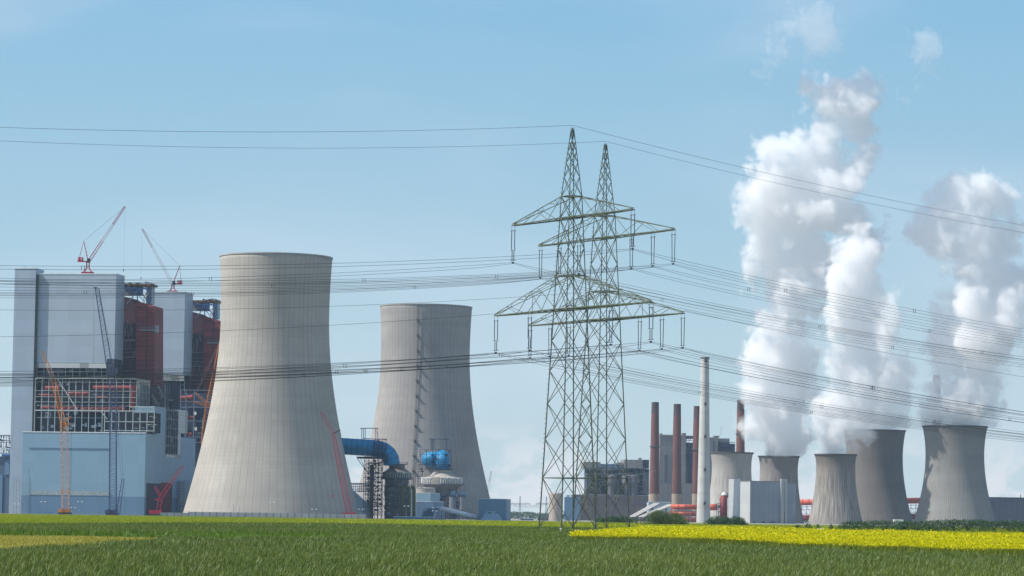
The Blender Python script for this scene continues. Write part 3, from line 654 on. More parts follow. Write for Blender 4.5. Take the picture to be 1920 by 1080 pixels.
# red boilers with blue steel on top
def boiler(x0, x1, y0, y1, k, w, label):
    X = lambda a: x0 + (x1 - x0) * a; Yy = lambda a: y0 + a * k
    t = thing('boiler', label, 'boiler', base(S, X(.6), w))
    b = MB(); w0 = w + 8
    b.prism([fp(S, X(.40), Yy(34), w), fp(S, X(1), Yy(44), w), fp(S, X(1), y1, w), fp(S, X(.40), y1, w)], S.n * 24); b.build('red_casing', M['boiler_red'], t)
    b = MB(); b.prism([fp(S, X(-.12), Yy(24), w0), fp(S, X(.30), Yy(30), w0), fp(S, X(.62), Yy(44), w0), fp(S, X(.62), y1, w0), fp(S, X(-.12), y1, w0)], S.n * 14); b.build('shaded_casing', M['boiler_dark'], t)  # shade of this side is painted in with the darker red
    b = MB(); n = 16
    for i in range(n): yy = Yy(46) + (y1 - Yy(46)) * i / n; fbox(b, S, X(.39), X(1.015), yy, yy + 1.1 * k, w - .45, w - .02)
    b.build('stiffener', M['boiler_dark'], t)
    b = MB()
    fbox(b, S, X(.52), X(1.08), Yy(88), Yy(90), w - 2.5, w - .5)
    for i in range(9): x = X(.52 + .56 * i / 8); fbar(b, S, x, Yy(83), x, Yy(89), w - 2.4, .12)
    fbar(b, S, X(.52), Yy(83), X(1.08), Yy(83), w - 2.4, .12); fbox(b, S, X(1.01), X(1.08), Yy(80), Yy(93), w - 2.2, w + 4); b.build('gallery', M['frame_grey'], t)
    b = MB()
    fbox(b, S, X(-.1), X(.92), Yy(2), Yy(6), w + 4, w + 20)
    for i in range(26):
        x = X(rc.uniform(-.05, .86)); y = Yy(rc.uniform(-1, 6)); fbox(b, S, x, x + rc.uniform(1, 5) * k, y, y + rc.uniform(1, 4) * k, w + rc.uniform(2, 3.8), w + rc.uniform(4, 8))
    b.build('roof_machinery', M['rust'], t)
    b = MB(); fbox(b, S, X(-.05), X(.6), Yy(6), Yy(24), w + 9, w + 12); b.build('back_panel', M['frame_grey'], t)
    b = MB()
    for (a, ya, c_, yc, r) in ((-.05, 10, .85, 11.5, .75), (.45, 12, .45, 36, .5), (.78, 12, .80, 38, .6), (.45, 12, .12, 42, .45), (.5, 12, .78, 34, .5), (.86, 11, .9, 36, .35), (.3, 11, .62, 32, .3), (-.05, 17, .5, 17.5, .35)):
        fbar(b, S, X(a), Yy(ya), X(c_), Yy(yc), w + 3, r)
    b.build('blue_steel', M['steel_blue'], t)
    b = MB()
    for (a, ya, c_, yc) in ((.10, 40, .36, 22), (.62, 36, .76, 16), (.66, 38, .79, 20)): fbar(b, S, X(a), Yy(ya), X(c_), Yy(yc), w + 2, .35)
    b.build('pale_brace', M['frame_light'], t)
    b = MB(); fbox(b, S, X(.74), X(.92), Yy(1), Yy(40), w + 13, w + 21); b.prism([fp(S, X(.70), Yy(-3), w + 12), fp(S, X(.92), Yy(1), w + 12), fp(S, X(.92), Yy(5), w + 12), fp(S, X(.70), Yy(4), w + 12)], S.n * .6)
    b.build('end_panel', M['clad_side'], t)
    b = MB(); r_ = random.Random(x0)
    for i in range(16):
        x = X(r_.uniform(-.08, .36)); y = Yy(r_.uniform(60, 150)); fbar(b, S, x, y, x + r_.uniform(-2, 2), y + r_.uniform(8, 24), w + 5, .25)
    for i in range(10): y = Yy(r_.uniform(100, 175)); fbar(b, S, X(-.05), y, X(.38), y, w + 5, .2)
    b.build('side_pipework', M['frame_grey'], t)
    return t
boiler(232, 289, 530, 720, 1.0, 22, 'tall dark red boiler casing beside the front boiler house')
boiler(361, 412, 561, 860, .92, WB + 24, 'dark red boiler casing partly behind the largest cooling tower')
# open steel annex with red pipes
t = thing('steel_annex', 'open steel frame annex with red pipes inside, above the light blue hall', 'building', base(S, 160, -25))
w = -25; u0 = S.uz(65.5, 760, w)[0]; u1 = S.uz(256, 760, w)[0]; zt = S.uz(160, 709, w)[1]; dp = 32
b = MB(); b.box(u0 + 1, u1 - 1, w + 9, w + dp - 1, 0, zt - 2, S.T); b.build('interior_shade', M['interior'], t)
b = MB()
for i in range(16): x = u0 + (u1 - u0) * i / 15; b.box(x - .2, x + .2, w - .3, w + .3, 30, zt, S.T)
for i in range(9): y = w + dp * (i + 1) / 9; b.box(u1 - .2, u1 + .2, y - .2, y + .2, 30, zt, S.T)
b.build('columns', M['frame_light'], t)
b = MB()
for y in (709.5, 733, 744.5, 754, 770):
    z = S.uz(160, y, w)[1]; rr = .4 if y in (709.5, 770) else .15
    b.box(u0, u1, w - .5, w - .32, z - rr, z + rr, S.T); b.box(u1 + .22, u1 + .4, w, w + dp, z - rr * .6, z + rr * .6, S.T)
b.build('girders', M['frame_light'], t)
b = MB(); r_ = random.Random(5)
for y in (716, 739, 760, 783): z = S.uz(160, y, w)[1]; b.box(u0, u1, w + 5, w + 5.4, z - .25, z + .25, S.T)
for i in range(18): x = r_.uniform(u0, u1); z = r_.uniform(40, zt - 3); b.box(x, x + r_.uniform(.3, 4), w + 4, w + 6, z, z + r_.uniform(.3, 2), S.T)
b.build('inner_steel', M['frame_grey'], t)
b = MB()
for (xa, xb, y, r) in ((85, 112, 728, 1.7), (125, 168, 739, 1.6), (112, 148, 767, 1.9), (150, 235, 768, 1.7), (175, 248, 727, 1.5), (75, 100, 741, .9), (215, 240, 786, 1.6), (76, 110, 764, .9), (180, 200, 745, .9)): fbar(b, S, xa, y, xb, y, w + 4, r, None, 10)
fbar(b, S, 250, 722, 250, 765, w + 3, 2.2, None, 10); b.build('red_pipe', M['pipe_red'], t)
for (xa, ya, xb, yb) in ((107, 709, 146, 770), (190, 772, 219, 809)): b = MB(); fbar(b, S, xa, ya, xb, yb, w - .9, .4); b.build('diagonal_brace', M['frame_light'], t)
for i in range(22): x = r_.uniform(u0 + 1, u1 - 6); z = S.uz(160, r_.uniform(772, 808), w)[1]; b = MB(); b.box(x, x + r_.uniform(1, 5), w + 2, w + 3, z, z + r_.uniform(.5, 3.5), S.T); b.build('cladding_sheet', M['frame_grey'], t)
# light blue hall in front
wh = -60; t = thing('turbine_hall', 'light blue clad hall at the foot of the boiler houses', 'building', base(S, 160, wh))
hu0 = S.uz(41, 890, wh)[0]; hu1 = S.uz(271.5, 890, wh)[0]; hz_ = S.uz(160, 811.5, wh)[1]; hzl = S.uz(160, 930, wh)[1]; hw1 = S.wz(365, 900, hu1)[0]
b = MB(); b.box(hu0, hu1, wh, hw1, hzl, hz_, S.T); b.build('clad_wall', M['clad_blue'], t)
b = MB(); b.box(hu0 - .05, hu1 + .05, wh - .05, hw1, 0, hzl, S.T); b.build('lower_wall', M['clad_lowblue'], t)
b = MB(); b.box(hu0 - .2, hu1 + .1, wh - .25, wh + .4, hz_, hz_ + .6, S.T); b.build('parapet', M['parapet'], t)
b = MB(); fbox(b, S, 54, 206, 840, 841, wh - .4, wh - .02); b.build('gutter', M['clad_lowblue'], t)
b = MB(); fbox(b, S, 56, 206, 921, 928.5, wh - .3, wh - .02); b.build('louvre_band', flat('louvre_grey', (.26, .32, .34), .6, 0, .3, 1.2), t)
sw = lambda px, py=800: S.wz(px, py, hu1)[0]; sz = lambda px, py: S.wz(px, py, hu1)[1]
wa, wb_, wc, wd2, we = sw(289.5), sw(311), sw(333), sw(351), hw1
b = MB(); b.box(hu1 - 14, hu1 - .01, wa, wb_, hz_ + .02, sz(300, 763), S.T); b.build('raised_wall', M['clad_blue'], t)
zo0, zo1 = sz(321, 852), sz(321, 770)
b = MB(); b.box(hu1 - 13, hu1 + .1, wb_ + .02, wc - .02, zo0, zo1, S.T); b.build('opening_shade', M['interior'], t)  # solid dark panel, the opening's shade painted as colour
b = MB()
for i in range(6): y = wb_ + (wc - wb_) * i / 5; b.box(hu1 + .15, hu1 + .45, y - .2, y + .2, zo0, zo1, S.T)
for i in range(6): z = zo0 + (zo1 - zo0) * i / 5; b.box(hu1 + .15, hu1 + .4, wb_, wc, z - .2, z + .2, S.T)
for i in range(30): y = r_.uniform(wb_, wc - 1); z = r_.uniform(zo0, zo1 - 1); b.box(hu1 + .12, hu1 + .3, y, y + r_.uniform(.5, 3), z, z + r_.uniform(.3, 1.2), S.T)
b.build('stair_frame', M['frame_grey'], t)
b = MB(); b.box(hu1 - 12, hu1 + .12, wc, wd2, sz(341, 812), sz(341, 769), S.T); b.box(hu1 - .5, hu1 + .13, wc, sw(339), sz(336, 860), sz(336, 812) - .02, S.T); b.box(hu1 - .3, hu1 + .13, wb_, sw(339), sz(325, 858), zo0 - .02, S.T); b.build('louvre_panel', M['louver'], t)
b = MB(); b.box(hu1 - .5, hu1 + .15, sw(277), sw(325), 0, sz(300, 907), S.T); b.build('loading_bay', flat('bay_dark', (.05, .04, .07), .8), t)
b = MB(); b.box(hu1 - .5, hu1 + .25, sw(304), sw(322), 0, sz(313, 905), S.T); b.build('bay_door', flat('bay_red', (.14, .03, .04), .8), t)
t3 = thing('dark_backing', 'dark backing with steelwork between the red boiler and the scaffolding', 'building', base(S, 275, 58))
b = MB(); fbox(b, S, 255, 320, 716, 960, 58, 80); b.build('interior_shade', M['interior'], t3)  # solid dark box added behind to close a bright gap to the sky
b = MB()
for i in range(40): x = r_.uniform(256, 316); y = r_.uniform(718, 780); fbar(b, S, x, y, x + r_.choice((0, 0, 9)), y + r_.choice((14, 20, 0)), 56, .3)
b.build('steelwork', M['frame_grey'], t3)
# small grid bay on the roof corner
t2 = thing('roof_frame', 'small open steel bay on the right roof corner of the light blue hall', 'frame', tuple(S.T(hu1 - 10, wh + 10, hz_)))
b = MB(); ua = S.uz(196, 790, wh + 6)[0]; za, zb2 = hz_ + .7, S.uz(270, 771, wh + 6)[1]; uq = S.uz(289, 790, wh + 6)[0]
b.box(ua, uq - 1, wh + 12, wh + 26, za, zb2 - 1, S.T); b.build('interior_shade', M['interior'], t2)
b = MB()
for i in range(8): x = ua + (uq - ua) * i / 7; b.box(x - .25, x + .25, wh + 5.8, wh + 6.3, za, zb2 if i < 4 else zb2 + 3, S.T)
for z in (za + 1.2, (za + zb2) / 2, zb2): b.box(ua, uq, wh + 5.5, wh + 5.75, z - .25, z + .25, S.T)
b.box((ua + uq) / 2, uq, wh + 5.5, wh + 5.8, zb2 + 2.6, zb2 + 3.2, S.T)
for i in range(16): x = r_.uniform((ua + uq) / 2, uq); z = r_.uniform(za, zb2); b.box(x, x + 2, wh + 7, wh + 8, z, z + .4, S.T)
b.build('steel_grid', M['frame_light'], t2)
# second annex, seen between the hall and the largest tower
t = thing('steel_annex', 'blue grey steel frame with dark interior behind the right end of the light blue hall', 'building', base(S, 350, 120))
w = 120; b = MB(); fbox(b, S, 300, 430, 737, 960, w + 8, w + 30); b.build('interior_shade', flat('interior_blue', (.03, .045, .09), .8, 0, .5, .1), t)  # solid blue-black box paints the shade behind the grid
b = MB()
for x in (318, 326, 336, 346, 361, 377, 390, 402, 414): fbox(b, S, x, x + 1.2, 731 if x < 365 else 785, 960, w, w + .6)
for y in (731, 752, 763, 789, 819, 829): fbox(b, S, 318 if y < 770 else 352, 420, y, y + 1.1, w - .3, w - .05)
for i in range(40): x = r_.uniform(300, 400); y = r_.uniform(735, 830); fbox(b, S, x, x + r_.uniform(1, 6), y, y + r_.uniform(.6, 2), w + 3, w + 6)
b.build('steel_grid', flat('frame_blue', (.19, .25, .33), .6), t)
b = MB(); fbar(b, S, 336, 748, 362, 746, w + 4, 2.2, None, 10); fbar(b, S, 352, 784, 364, 782, w + 2, 1.2, None, 8); fbar(b, S, 352, 815, 360, 814, w + 2, 1.5, None, 8); b.build('red_pipe', M['boiler_red'], t)
b = MB()
for (x, y) in ((364, 772), (365, 801)): fbox(b, S, x, x + 4, y, y + 6, w - 1, w - .5)
b.build('white_sheet', M['lamp_white'], t)
t = thing('scaffold_tower', 'grey tube scaffolding behind the right end of the red piped annex', 'scaffold', base(S, 300, 30))
b = MB()
for i in range(10):
    x = 287 + i * 3.4
    for ww in (40, 43): fbar(b, S, x, 714 if i < 8 else 720, x, 775, ww, .12)
for i in range(14): y = 715 + i * 4.3; fbar(b, S, 287, y, 318, y, 40, .12); fbar(b, S, 287 + (i % 4) * 8, y, 295 + (i % 4) * 7, y + 4.3, 40, .1)
b.build('tubes', M['frame_grey'], t)
b = MB()
for i in range(6): y = 719 + i * 9; fbox(b, S, 287, 316, y, y + .6, 40.2, 42.8)
b.build('planks', M['rust'], t)
# dark blue works building at the left edge
t = thing('coal_bunker', 'dark blue building under a steel gantry at the left picture edge', 'building', base(S, 20, 8))
b = MB(); fbox(b, S, -60, 46, 855.5, 965, 12, 50); b.build('clad_wall', panels('bunker_blue', (.075, .12, .19), 2, 12, .2, .1), t)
b = MB(); fbox(b, S, 9, 17, 862, 890, 11.4, 11.95); fbox(b, S, -10, 4, 890, 960, 11.3, 11.95); b.build('wall_panel', M['clad_lowblue'], t)
b = MB(); fbox(b, S, 3, 41, 851.5, 855.5, 8, 14); b.build('blue_girder', M['steel_blue'], t)
b = MB(); fbox(b, S, 22, 44, 829, 851, 20, 34); b.build('interior_shade', M['steel_navy'], t)
b = MB()
for y in (817, 826, 829.5, 850): fbar(b, S, -30, y, 42, y - .3, 10, .35)
for i in range(15): x = -28 + i * 5; fbar(b, S, x, 817, x, 851, 10, .25); fbar(b, S, x, 851 if i % 2 else 829, x + 5, 829 if i % 2 else 851, 10, .2)
for i in range(18): x = -30 + i * 3; fbar(b, S, x, 815, x, 821, 12, .2)
for i in range(26): x = r_.uniform(-25, 20); y = r_.uniform(820, 850); fbox(b, S, x, x + r_.uniform(1, 4), y, y + r_.uniform(1, 3), 13, 16)
b.build('gantry', M['steel_navy'], t)
b = MB(); fbar(b, S, 24, 828, 24, 851, 9, .3); fbar(b, S, 27, 850, 40, 833, 9, .25); fbar(b, S, 22, 829, 42, 829, 9, .3); b.build('pale_frame', M['frame_grey'], t)
t = thing('scaffold_tower', 'scaffold stair with a thin mast at the left corner of the light blue hall', 'scaffold', base(S, 37, -66))
b = MB()
for x in (25, 31, 37, 43, 49):
    for ww in (-70, -66): fbar(b, S, x, 897, x, 965, ww, .1)
for i in range(17): y = 897 + i * 4; fbar(b, S, 25, y, 49, y, -70, .09); fbar(b, S, 25 + 6 * (i % 4), y, 31 + 6 * (i % 4), y + 4, -70, .08)
b.build('tubes', M['frame_grey'], t)
b = MB(); fbar(b, S, 54.5, 880, 54.5, 965, -68, .14); fbar(b, S, 57.5, 896, 57.5, 965, -68, .12)
for i in range(17): y = 896 + i * 4; fbar(b, S, 54.5, y, 57.5, y + 2, -68, .08)
b.build('mast', M['steel_dark'], t)
t = MB(); r_ = random.Random(8)
t = thing('storage_tank', 'pale blue round tank with stair frame beside the foot of the largest cooling tower', 'tank', base(S, 345, 10))
c = fp(S, 344, 930, 30); rr = 17 / F * c.y; hh = fp(S, 344, 904, 30).z; b = MB(); b.lathe((c.x, c.y, 0), [(rr, 0), (rr, hh), (0.1, hh + 1.5)], 40); b.build('tank_shell', panels('tank_blue', (.27, .37, .45), 2, 3, .15), t)
b = MB()
for i in range(12): a = math.pi * i / 11; b.bar((c.x - rr * math.cos(a), c.y - rr * math.sin(a), hh), (c.x - rr * math.cos(a), c.y - rr * math.sin(a), hh + 1.4), .1)
for i in range(12): b.bar((c.x - rr * math.cos(math.pi * i / 12), c.y - rr * math.sin(math.pi * i / 12), hh + 1.3), (c.x - rr * math.cos(math.pi * (i + 1) / 12), c.y - rr * math.sin(math.pi * (i + 1) / 12), hh + 1.3), .08)
b.build('handrail', M['frame_grey'], t); b = MB()
for i in range(11): fbar(b, S, 336, 904 + i * 5.5, 345, 906 + i * 5.5, 9, .15)
for x in (336, 345): fbar(b, S, x, 903, x, 965, 9, .15)
b.build('stair_frame', M['rust'], t)

# ---------------------------------------------------------------- cranes
def P(px, py, Y): return W(px, py, Y)
def rope(b, a, c, r=.09): b.bar(a, c, r, 4); return b
def tower_crane(base_, deck, apex, tip, Y, mirror, label, hook_y):
    o = P(*base_, Y); t = thing('tower_crane', label, 'crane', tuple(o)); ppm = F / Y
    g = P(*deck, Y)
    b = MB(); top = Vector((o.x, o.y, g.z))
    for sx in (-1, 1):
        for sy in (-1, 1): b.bar((o.x + sx * 3.2, o.y + sy * 2.5, o.z - .3), (o.x + sx * .9, o.y + sy * .9, o.z + (g.z - o.z) * .42), .28)
    b.box(o.x - 4.2, o.x + 4.2, o.y - 3, o.y + 3, o.z - .4, o.z + .5); b.lattice((o.x, o.y, o.z + (g.z - o.z) * .35), top, 2., 2., 3, .28, .16); b.build('mast', M['crane_red'], t)
    s = -1 if mirror else 1
    b = MB(); b.box(min(g.x, g.x - s * 7.2), max(g.x, g.x - s * 7.2), o.y - 1.6, o.y + 1.6, g.z - .3, g.z + .4)
    b.box(*sorted((g.x - s * 3.4, g.x - s * 7)), o.y - 1.5, o.y + 1.5, g.z + .4, g.z + 2.8); b.build('counter_deck', M['crane_red'], t)
    b = MB(); b.box(*sorted((g.x - s * 4, g.x - s * 4.9)), o.y - 1.56, o.y - 1.5, g.z + .9, g.z + 2.2); b.box(*sorted((g.x - s * 6.4, g.x - s * 6.9)), o.y - 1.56, o.y - 1.5, g.z + .9, g.z + 2.2); b.build('white_panel', M['crane_white'], t)
    b = MB(); b.box(g.x - .3, g.x + 1.8, o.y - 2.6, o.y - .8, g.z - .8, g.z + 2); b.build('cab', M['crane_black'], t)
    ap = P(*apex, Y); b = MB()
    for sy in (-.9, .9): b.bar(g + Vector((0, sy, .5)), ap, .26); b.bar(g + Vector((-s * 6, sy, 2.8)), ap, .12)
    for i in range(5): q = g.lerp(ap, (i + .5) / 5.5); b.bar(q + Vector((-.5, 0, 0)), q + Vector((.9, 0, .5)), .14)
    b.build('a_frame', M['crane_red'], t)
    tp = P(*tip, Y); a0 = g + Vector((s * .8, 0, .6)); n = 26
    for i, (f0, f1, mm) in enumerate(((0, .36, 'crane_red'), (.36, .66, 'crane_white'), (.66, 1, 'crane_red'))):
        if mirror: mm = 'crane_white' if mm == 'crane_red' and i == 0 else mm
        b = MB(); b.lattice(a0.lerp(tp, f0), a0.lerp(tp, f1), 1.9 - .9 * f0, 1.9 - .9 * f1, int(n * (f1 - f0)), .13, .08); b.build('jib', M[mm], t)
    b = MB(); rope(b, ap, tp, .08); rope(b, tp, Vector((tp.x, tp.y, P(tip[0], hook_y, Y).z)), .05); b.bar(Vector((tp.x, tp.y, P(tip[0], hook_y, Y).z)), Vector((tp.x, tp.y, P(tip[0], hook_y, Y).z - 1.8)), .4, 6, .15); b.build('rope', M['steel_dark'], t)
    return t
YA = S.T(*[au0 + 36, 6, 0]).y; 
tower_crane((164.5, 511.5), (165, 490.5), (157, 452), (234.5, 387), YA, False, 'red luffing crane standing on the front boiler house roof', 505)
YBc = S.T((bu0 + bu1) / 2, WB + 6, 0).y
tower_crane((324, 547), (324.5, 532.5), (337, 498), (266.5, 429), YBc, True, 'pale and red luffing crane on the farther boiler house roof', 520)
def boom_crane(name, label, Y, segs, struts, ropes, m_rope='steel_dark', foot=None):
    f0 = foot or segs[0][0]; o = P(*f0, Y); t = thing(name, label, 'crane', (o.x, Y, 0))
    b = MB(); b.box(o.x - 4.5, o.x + 3.5, Y - 3.2, Y - 1.6, 0, 1.3); b.box(o.x - 4.5, o.x + 3.5, Y + 1.6, Y + 3.2, 0, 1.3); b.build('crawler_track', M['crane_black'], t)
    b = MB(); b.box(o.x - 5, o.x + 1.5, Y - 2, Y + 2, 1.3, 3.6); b.box(o.x + 1.5, o.x + 3.2, Y - 2, Y - .4, 1.5, 3.9); b.build('cab', M[segs[0][5]], t)
    for (a, c, w0, w1, n, mm) in segs:
        b = MB(); b.lattice(P(*a, Y), P(*c, Y), w0, w1, n, max(.09, w0 * .055), max(.06, w0 * .032)); b.build('boom', M[mm], t)
    for (a, c, r, mm) in struts: b = MB(); b.lattice(P(*a, Y), P(*c, Y), r, r * .6, 7, .14, .09); b.build('strut', M[mm], t)
    b = MB()
    for (a, c) in ropes: rope(b, P(*a, Y), P(*c, Y), .08)
    b.build('rope', M[m_rope], t); return t
boom_crane('crawler_crane', 'very tall navy lattice crane in front of the light blue hall', 2060,
    [((211.5, 966), (212.5, 735), 4.6, 4.2, 46, 'crane_navy'), ((212.5, 735), (204, 680), 4.2, 3.6, 11, 'crane_navy'), ((204, 680), (182, 541), 3.6, 2.4, 30, 'crane_navy')],
    [((221, 965), (231, 897), 2.4, 'crane_navy'), ((182, 541), (176, 539), 1.6, 'crane_black')], [((182, 541), (219, 690)), ((184, 548), (214, 690)), ((219, 690), (231, 895)), ((216, 700), (227, 900)), ((231, 895), (231, 880)), ((176, 541), (176, 683)), ((234, 905), (234, 963)), ((222, 760), (222, 840))])
boom_crane('crawler_crane', 'tall crane with pale orange upright boom and orange jib at left', 2060,
    [((123.5, 966), (123, 956), 4.6, 4.6, 2, 'crane_orange'), ((123, 956), (123, 925), 4.6, 4.6, 7, 'crane_pale'), ((123, 925), (122.7, 916), 4.6, 4.6, 2, 'crane_orange'), ((122.7, 916), (120, 806), 4.6, 4.2, 24, 'crane_pale'), ((120, 806), (118, 790), 4.2, 3.2, 4, 'crane_orange'), ((118, 790), (100, 712), 3.2, 2.6, 16, 'crane_orange'), ((100, 712), (92, 690), 2.6, 2.2, 5, 'crane_pale'), ((92, 690), (78.5, 658), 2.2, 1.3, 8, 'crane_orange')],
    [((118, 792), (134, 781), 1.4, 'crane_orange'), ((119, 797), (133, 794), 1.2, 'crane_orange')], [((79, 658), (134, 781)), ((134, 781), (131, 965)), ((133, 794), (134, 920)), ((78, 660), (78, 676))])
boom_crane('crawler_crane', 'small bright red crawler crane in front of the dark loading bay', 2040,
    [((294, 966), (302, 932), 2.6, 2.2, 6, 'crane_red'), ((302, 932), (318, 908), 2.6, 2.2, 6, 'crane_red'), ((318, 908), (343, 873), 2.2, 1.4, 9, 'crane_red')],
    [((302, 932), (290.5, 912), 1.8, 'crane_red'), ((302, 936), (290, 937), 1.2, 'crane_red')], [((290.5, 912), (343, 873)), ((323, 886), (323, 962)), ((290, 912), (294, 950))])
boom_crane('crawler_crane', 'orange lattice crane half hidden behind the largest cooling tower', 2150,
    [((380, 966), (385, 812), 5, 4.6, 26, 'crane_orange'), ((385, 812), (391, 762), 4.6, 4, 9, 'crane_orange'), ((391, 762), (414, 645), 4, 2.6, 22, 'crane_orange')],
    [((393, 760), (366, 737), 1.9, 'crane_orange'), ((393, 762), (363, 753), 1.5, 'crane_orange')], [((366, 737), (412, 640)), ((368, 739), (414, 640)), ((363, 753), (368, 830))], 'crane_pale')
boom_crane('crawler_crane', 'slender bright red lattice crane in front of the largest cooling tower', 1880,
    [((657, 972), (640, 890), 3.4, 3.2, 18, 'crane_red'), ((640, 890), (625, 812), 3.2, 1.4, 18, 'crane_red'), ((625, 812), (609, 785), 1.5, 1.2, 12, 'crane_red'), ((609, 785), (601, 773), 1.2, .6, 6, 'crane_red')],
    [((625, 813), (638, 806), .6, 'crane_black')], [((602, 773), (638, 806)), ((638, 806), (648, 880)), ((622.6, 815), (622.6, 926))])
o = P(622.6, 928, 1880); b = MB(); b.bar(o, o - Z * 1.8, .5, 6, .2); tag(b.build('hook_block', M['crane_red'], origin=tuple(o)), 'small red hook block hanging below the slender red crane', 'crane hook')
boom_crane('mobile_crane', 'small thin red and white crane behind the right foot of the ladder tower', 2620,
    [((914, 922), (916.5, 905), 1.2, 1., 6, 'crane_white'), ((916.5, 905), (921.5, 883), 1., .6, 8, 'crane_red')], [], [((921.5, 883), (918, 922))], foot=(911, 960))
# ================================================================ flue gas cleaning between the big towers
Z_ = Vector((0, 0, 1)); FF = Frame(745, 2100, 6)
M['clad_midblue'] = panels('clad_midblue', (.14, .25, .36), 1.5, 0, .1, .06)
M['insul_mid'] = panels('insul_mid', (.15, .14, .135), 3., 3.5, .35, .3, .5, .4)
S = FF
def arc(p0, p1, p2, n=10): return [Vector(p0).lerp(Vector(p1), t).lerp(Vector(p1).lerp(Vector(p2), t), t) for t in [i / n for i in range(n + 1)]]
def duct(pts, r, label, loc, joints=True, name='flue_duct'):
    t = thing(name, label, 'duct', loc); b = MB(); b.path(pts, r, 28); b.build('tube', M['duct_blue'], t, True)
    tot = 0; nxt = 1.5
    for i in range(len(pts) - 1):
        a, c = Vector(pts[i]), Vector(pts[i + 1]); L0 = (c - a).length; d = (c - a) / L0
        while joints and nxt < tot + L0:
            q = a + d * (nxt - tot); b = MB(); b.path([q - d * .18, q + d * .18], r + .14, 28); b.build('joint_ring', M['duct_joint'], t); nxt += 3.6
        tot += L0
    return t
Yd = 2085
p_ = [P(596, 834, Yd), P(640, 836.5, Yd), P(698, 840, Yd)] + arc(P(698, 840, Yd), P(733, 842, Yd), P(734.5, 870, Yd + 2), 12)[1:]
duct(p_, 15.4 / F * Yd, 'big bright blue duct from the largest cooling tower, bending down at its right end', tuple(P(640, 836, Yd)))
# blue elbow that faces the viewer, in front of the ladder tower
Ye = 2390
p_ = [P(829.5, 857, Ye + 60), P(829.5, 857, Ye + 8)] + arc(P(829.5, 857, Ye + 8), P(829.5, 857, Ye - 3), P(829.6, 869, Ye - 3), 10)[1:] + [P(829.8, 882, Ye - 3)]
el = duct(p_, 13.4 / F * Ye, 'short bright blue elbow duct in front of the ladder tower', tuple(P(829, 870, Ye)), False)
for yy in (867, 872, 877): q = P(829.7, yy, Ye - 3); b = MB(); b.path([q - Z_ * .2, q + Z_ * .2], 13.6 / F * Ye, 28); b.build('joint_ring', M['duct_joint'], el)
for an_ in (25, 55):
    q = P(829.5, 868, Ye + 8); rr_ = 11 / F * Ye; o_ = Vector((0, -math.sin(R(an_)) * rr_, math.cos(R(an_)) * rr_ )); d_ = Vector((0, -math.cos(R(an_)), -math.sin(R(an_)))); b = MB(); b.path([q + o_ - d_ * .2, q + o_ + d_ * .2], 13.5 / F * Ye, 28); b.build('joint_ring', M['duct_joint'], el)
b = MB(); b.path([P(804, 861.5, Ye + 70), P(804, 861.5, Ye + 6)] + arc(P(804, 861.5, Ye + 6), P(804, 861.5, Ye + 2), P(812, 861, Ye + 1), 4)[1:] + [P(824, 860, Ye + 8)], 13.8 / F * Ye, 28); b.build('side_drum', M['duct_blue'], el, True)
b = MB(); q = P(804, 861.5, Ye + 14); b.path([q, q + Vector((0, .5, 0))], 14.2 / F * Ye, 28); b.build('joint_ring', M['parapet'], el)
def frame_tower(x0, x1, y0, y1, Y, label, nx=4, ny=16, dep=14, name='steel_tower'):
    t = thing(name, label, 'steel frame', tuple(W((x0 + x1) / 2, 965, Y).xy) + (0,)); b = MB(); r_ = random.Random(int(x0))
    for yy in (Y, Y + dep):
        for i in range(nx + 1):
            x = x0 + (x1 - x0) * i / nx; b.bar(P(x, y0, yy), Vector((P(x, y0, yy).x, yy, 0 if y1 > 955 else P(x, y1, yy).z)), .28)
    b.build('columns', M['steel_navy'], t); b = MB()
    for j in range(ny + 1):
        y = y0 + (y1 - y0) * j / ny
        for yy in (Y, Y + dep): b.bar(P(x0, y, yy), P(x1, y, yy), .17)
        for i in range(nx + 1): x = x0 + (x1 - x0) * i / nx; b.bar(P(x, y, Y), P(x, y, Y + dep), .14)
    b.build('beams', M['steel_navy'], t); b = MB()
    for j in range(ny):
        ya, yb = y0 + (y1 - y0) * j / ny, y0 + (y1 - y0) * (j + 1) / ny
        for i in range(nx):
            xa, xb = x0 + (x1 - x0) * i / nx, x0 + (x1 - x0) * (i + 1) / nx
            if (i + j) % 2: b.bar(P(xa, ya, Y - .2), P(xb, yb, Y - .2), .13)
            else: b.bar(P(xb, ya, Y - .2), P(xa, yb, Y - .2), .13)
    for k in range(nx * ny // 2):
        x = r_.uniform(x0, x1 - 3); y = r_.uniform(y0 + 3, y1); q = P(x, y, Y + dep / 2); b.box(q.x, q.x + r_.uniform(.5, 2.5), q.y - 2, q.y + 2, q.z, q.z + r_.uniform(.3, 1.4))
    b.build('braces', M['steel_navy'], t); return t
t = frame_tower(683, 718, 856, 966, 2092, 'dense navy steel frame tower under the big blue duct', 4, 14, 12)
b = MB(); b.box(P(669, 858, 2090).x, P(722, 858, 2090).x, 2088, 2106, P(690, 859.5, 2090).z, P(690, 856.5, 2090).z); b.build('platform', M['steel_dark'], t)
b = MB(); b.box(P(693, 900, 2098).x, P(701, 900, 2098).x, 2097, 2101, 0, P(700, 872, 2098).z)
for i in range(12): z = 3 + i * 3.1; b.box(P(688, 900, 2098).x, P(712, 900, 2098).x, 2096, 2102, z, z + .5)
b.build('core_filler', M['insul_mid'], t)  # dark boxes added so the see-through frame reads darker
frame_tower(686, 716, 866, 966, 2110, 'second navy steel frame right behind the frame tower under the big blue duct', 5, 18, 5)
b = MB()
for i in range(14): x = 669 + i * 4; b.bar(P(x, 853, 2089), P(x, 857, 2089), .12)
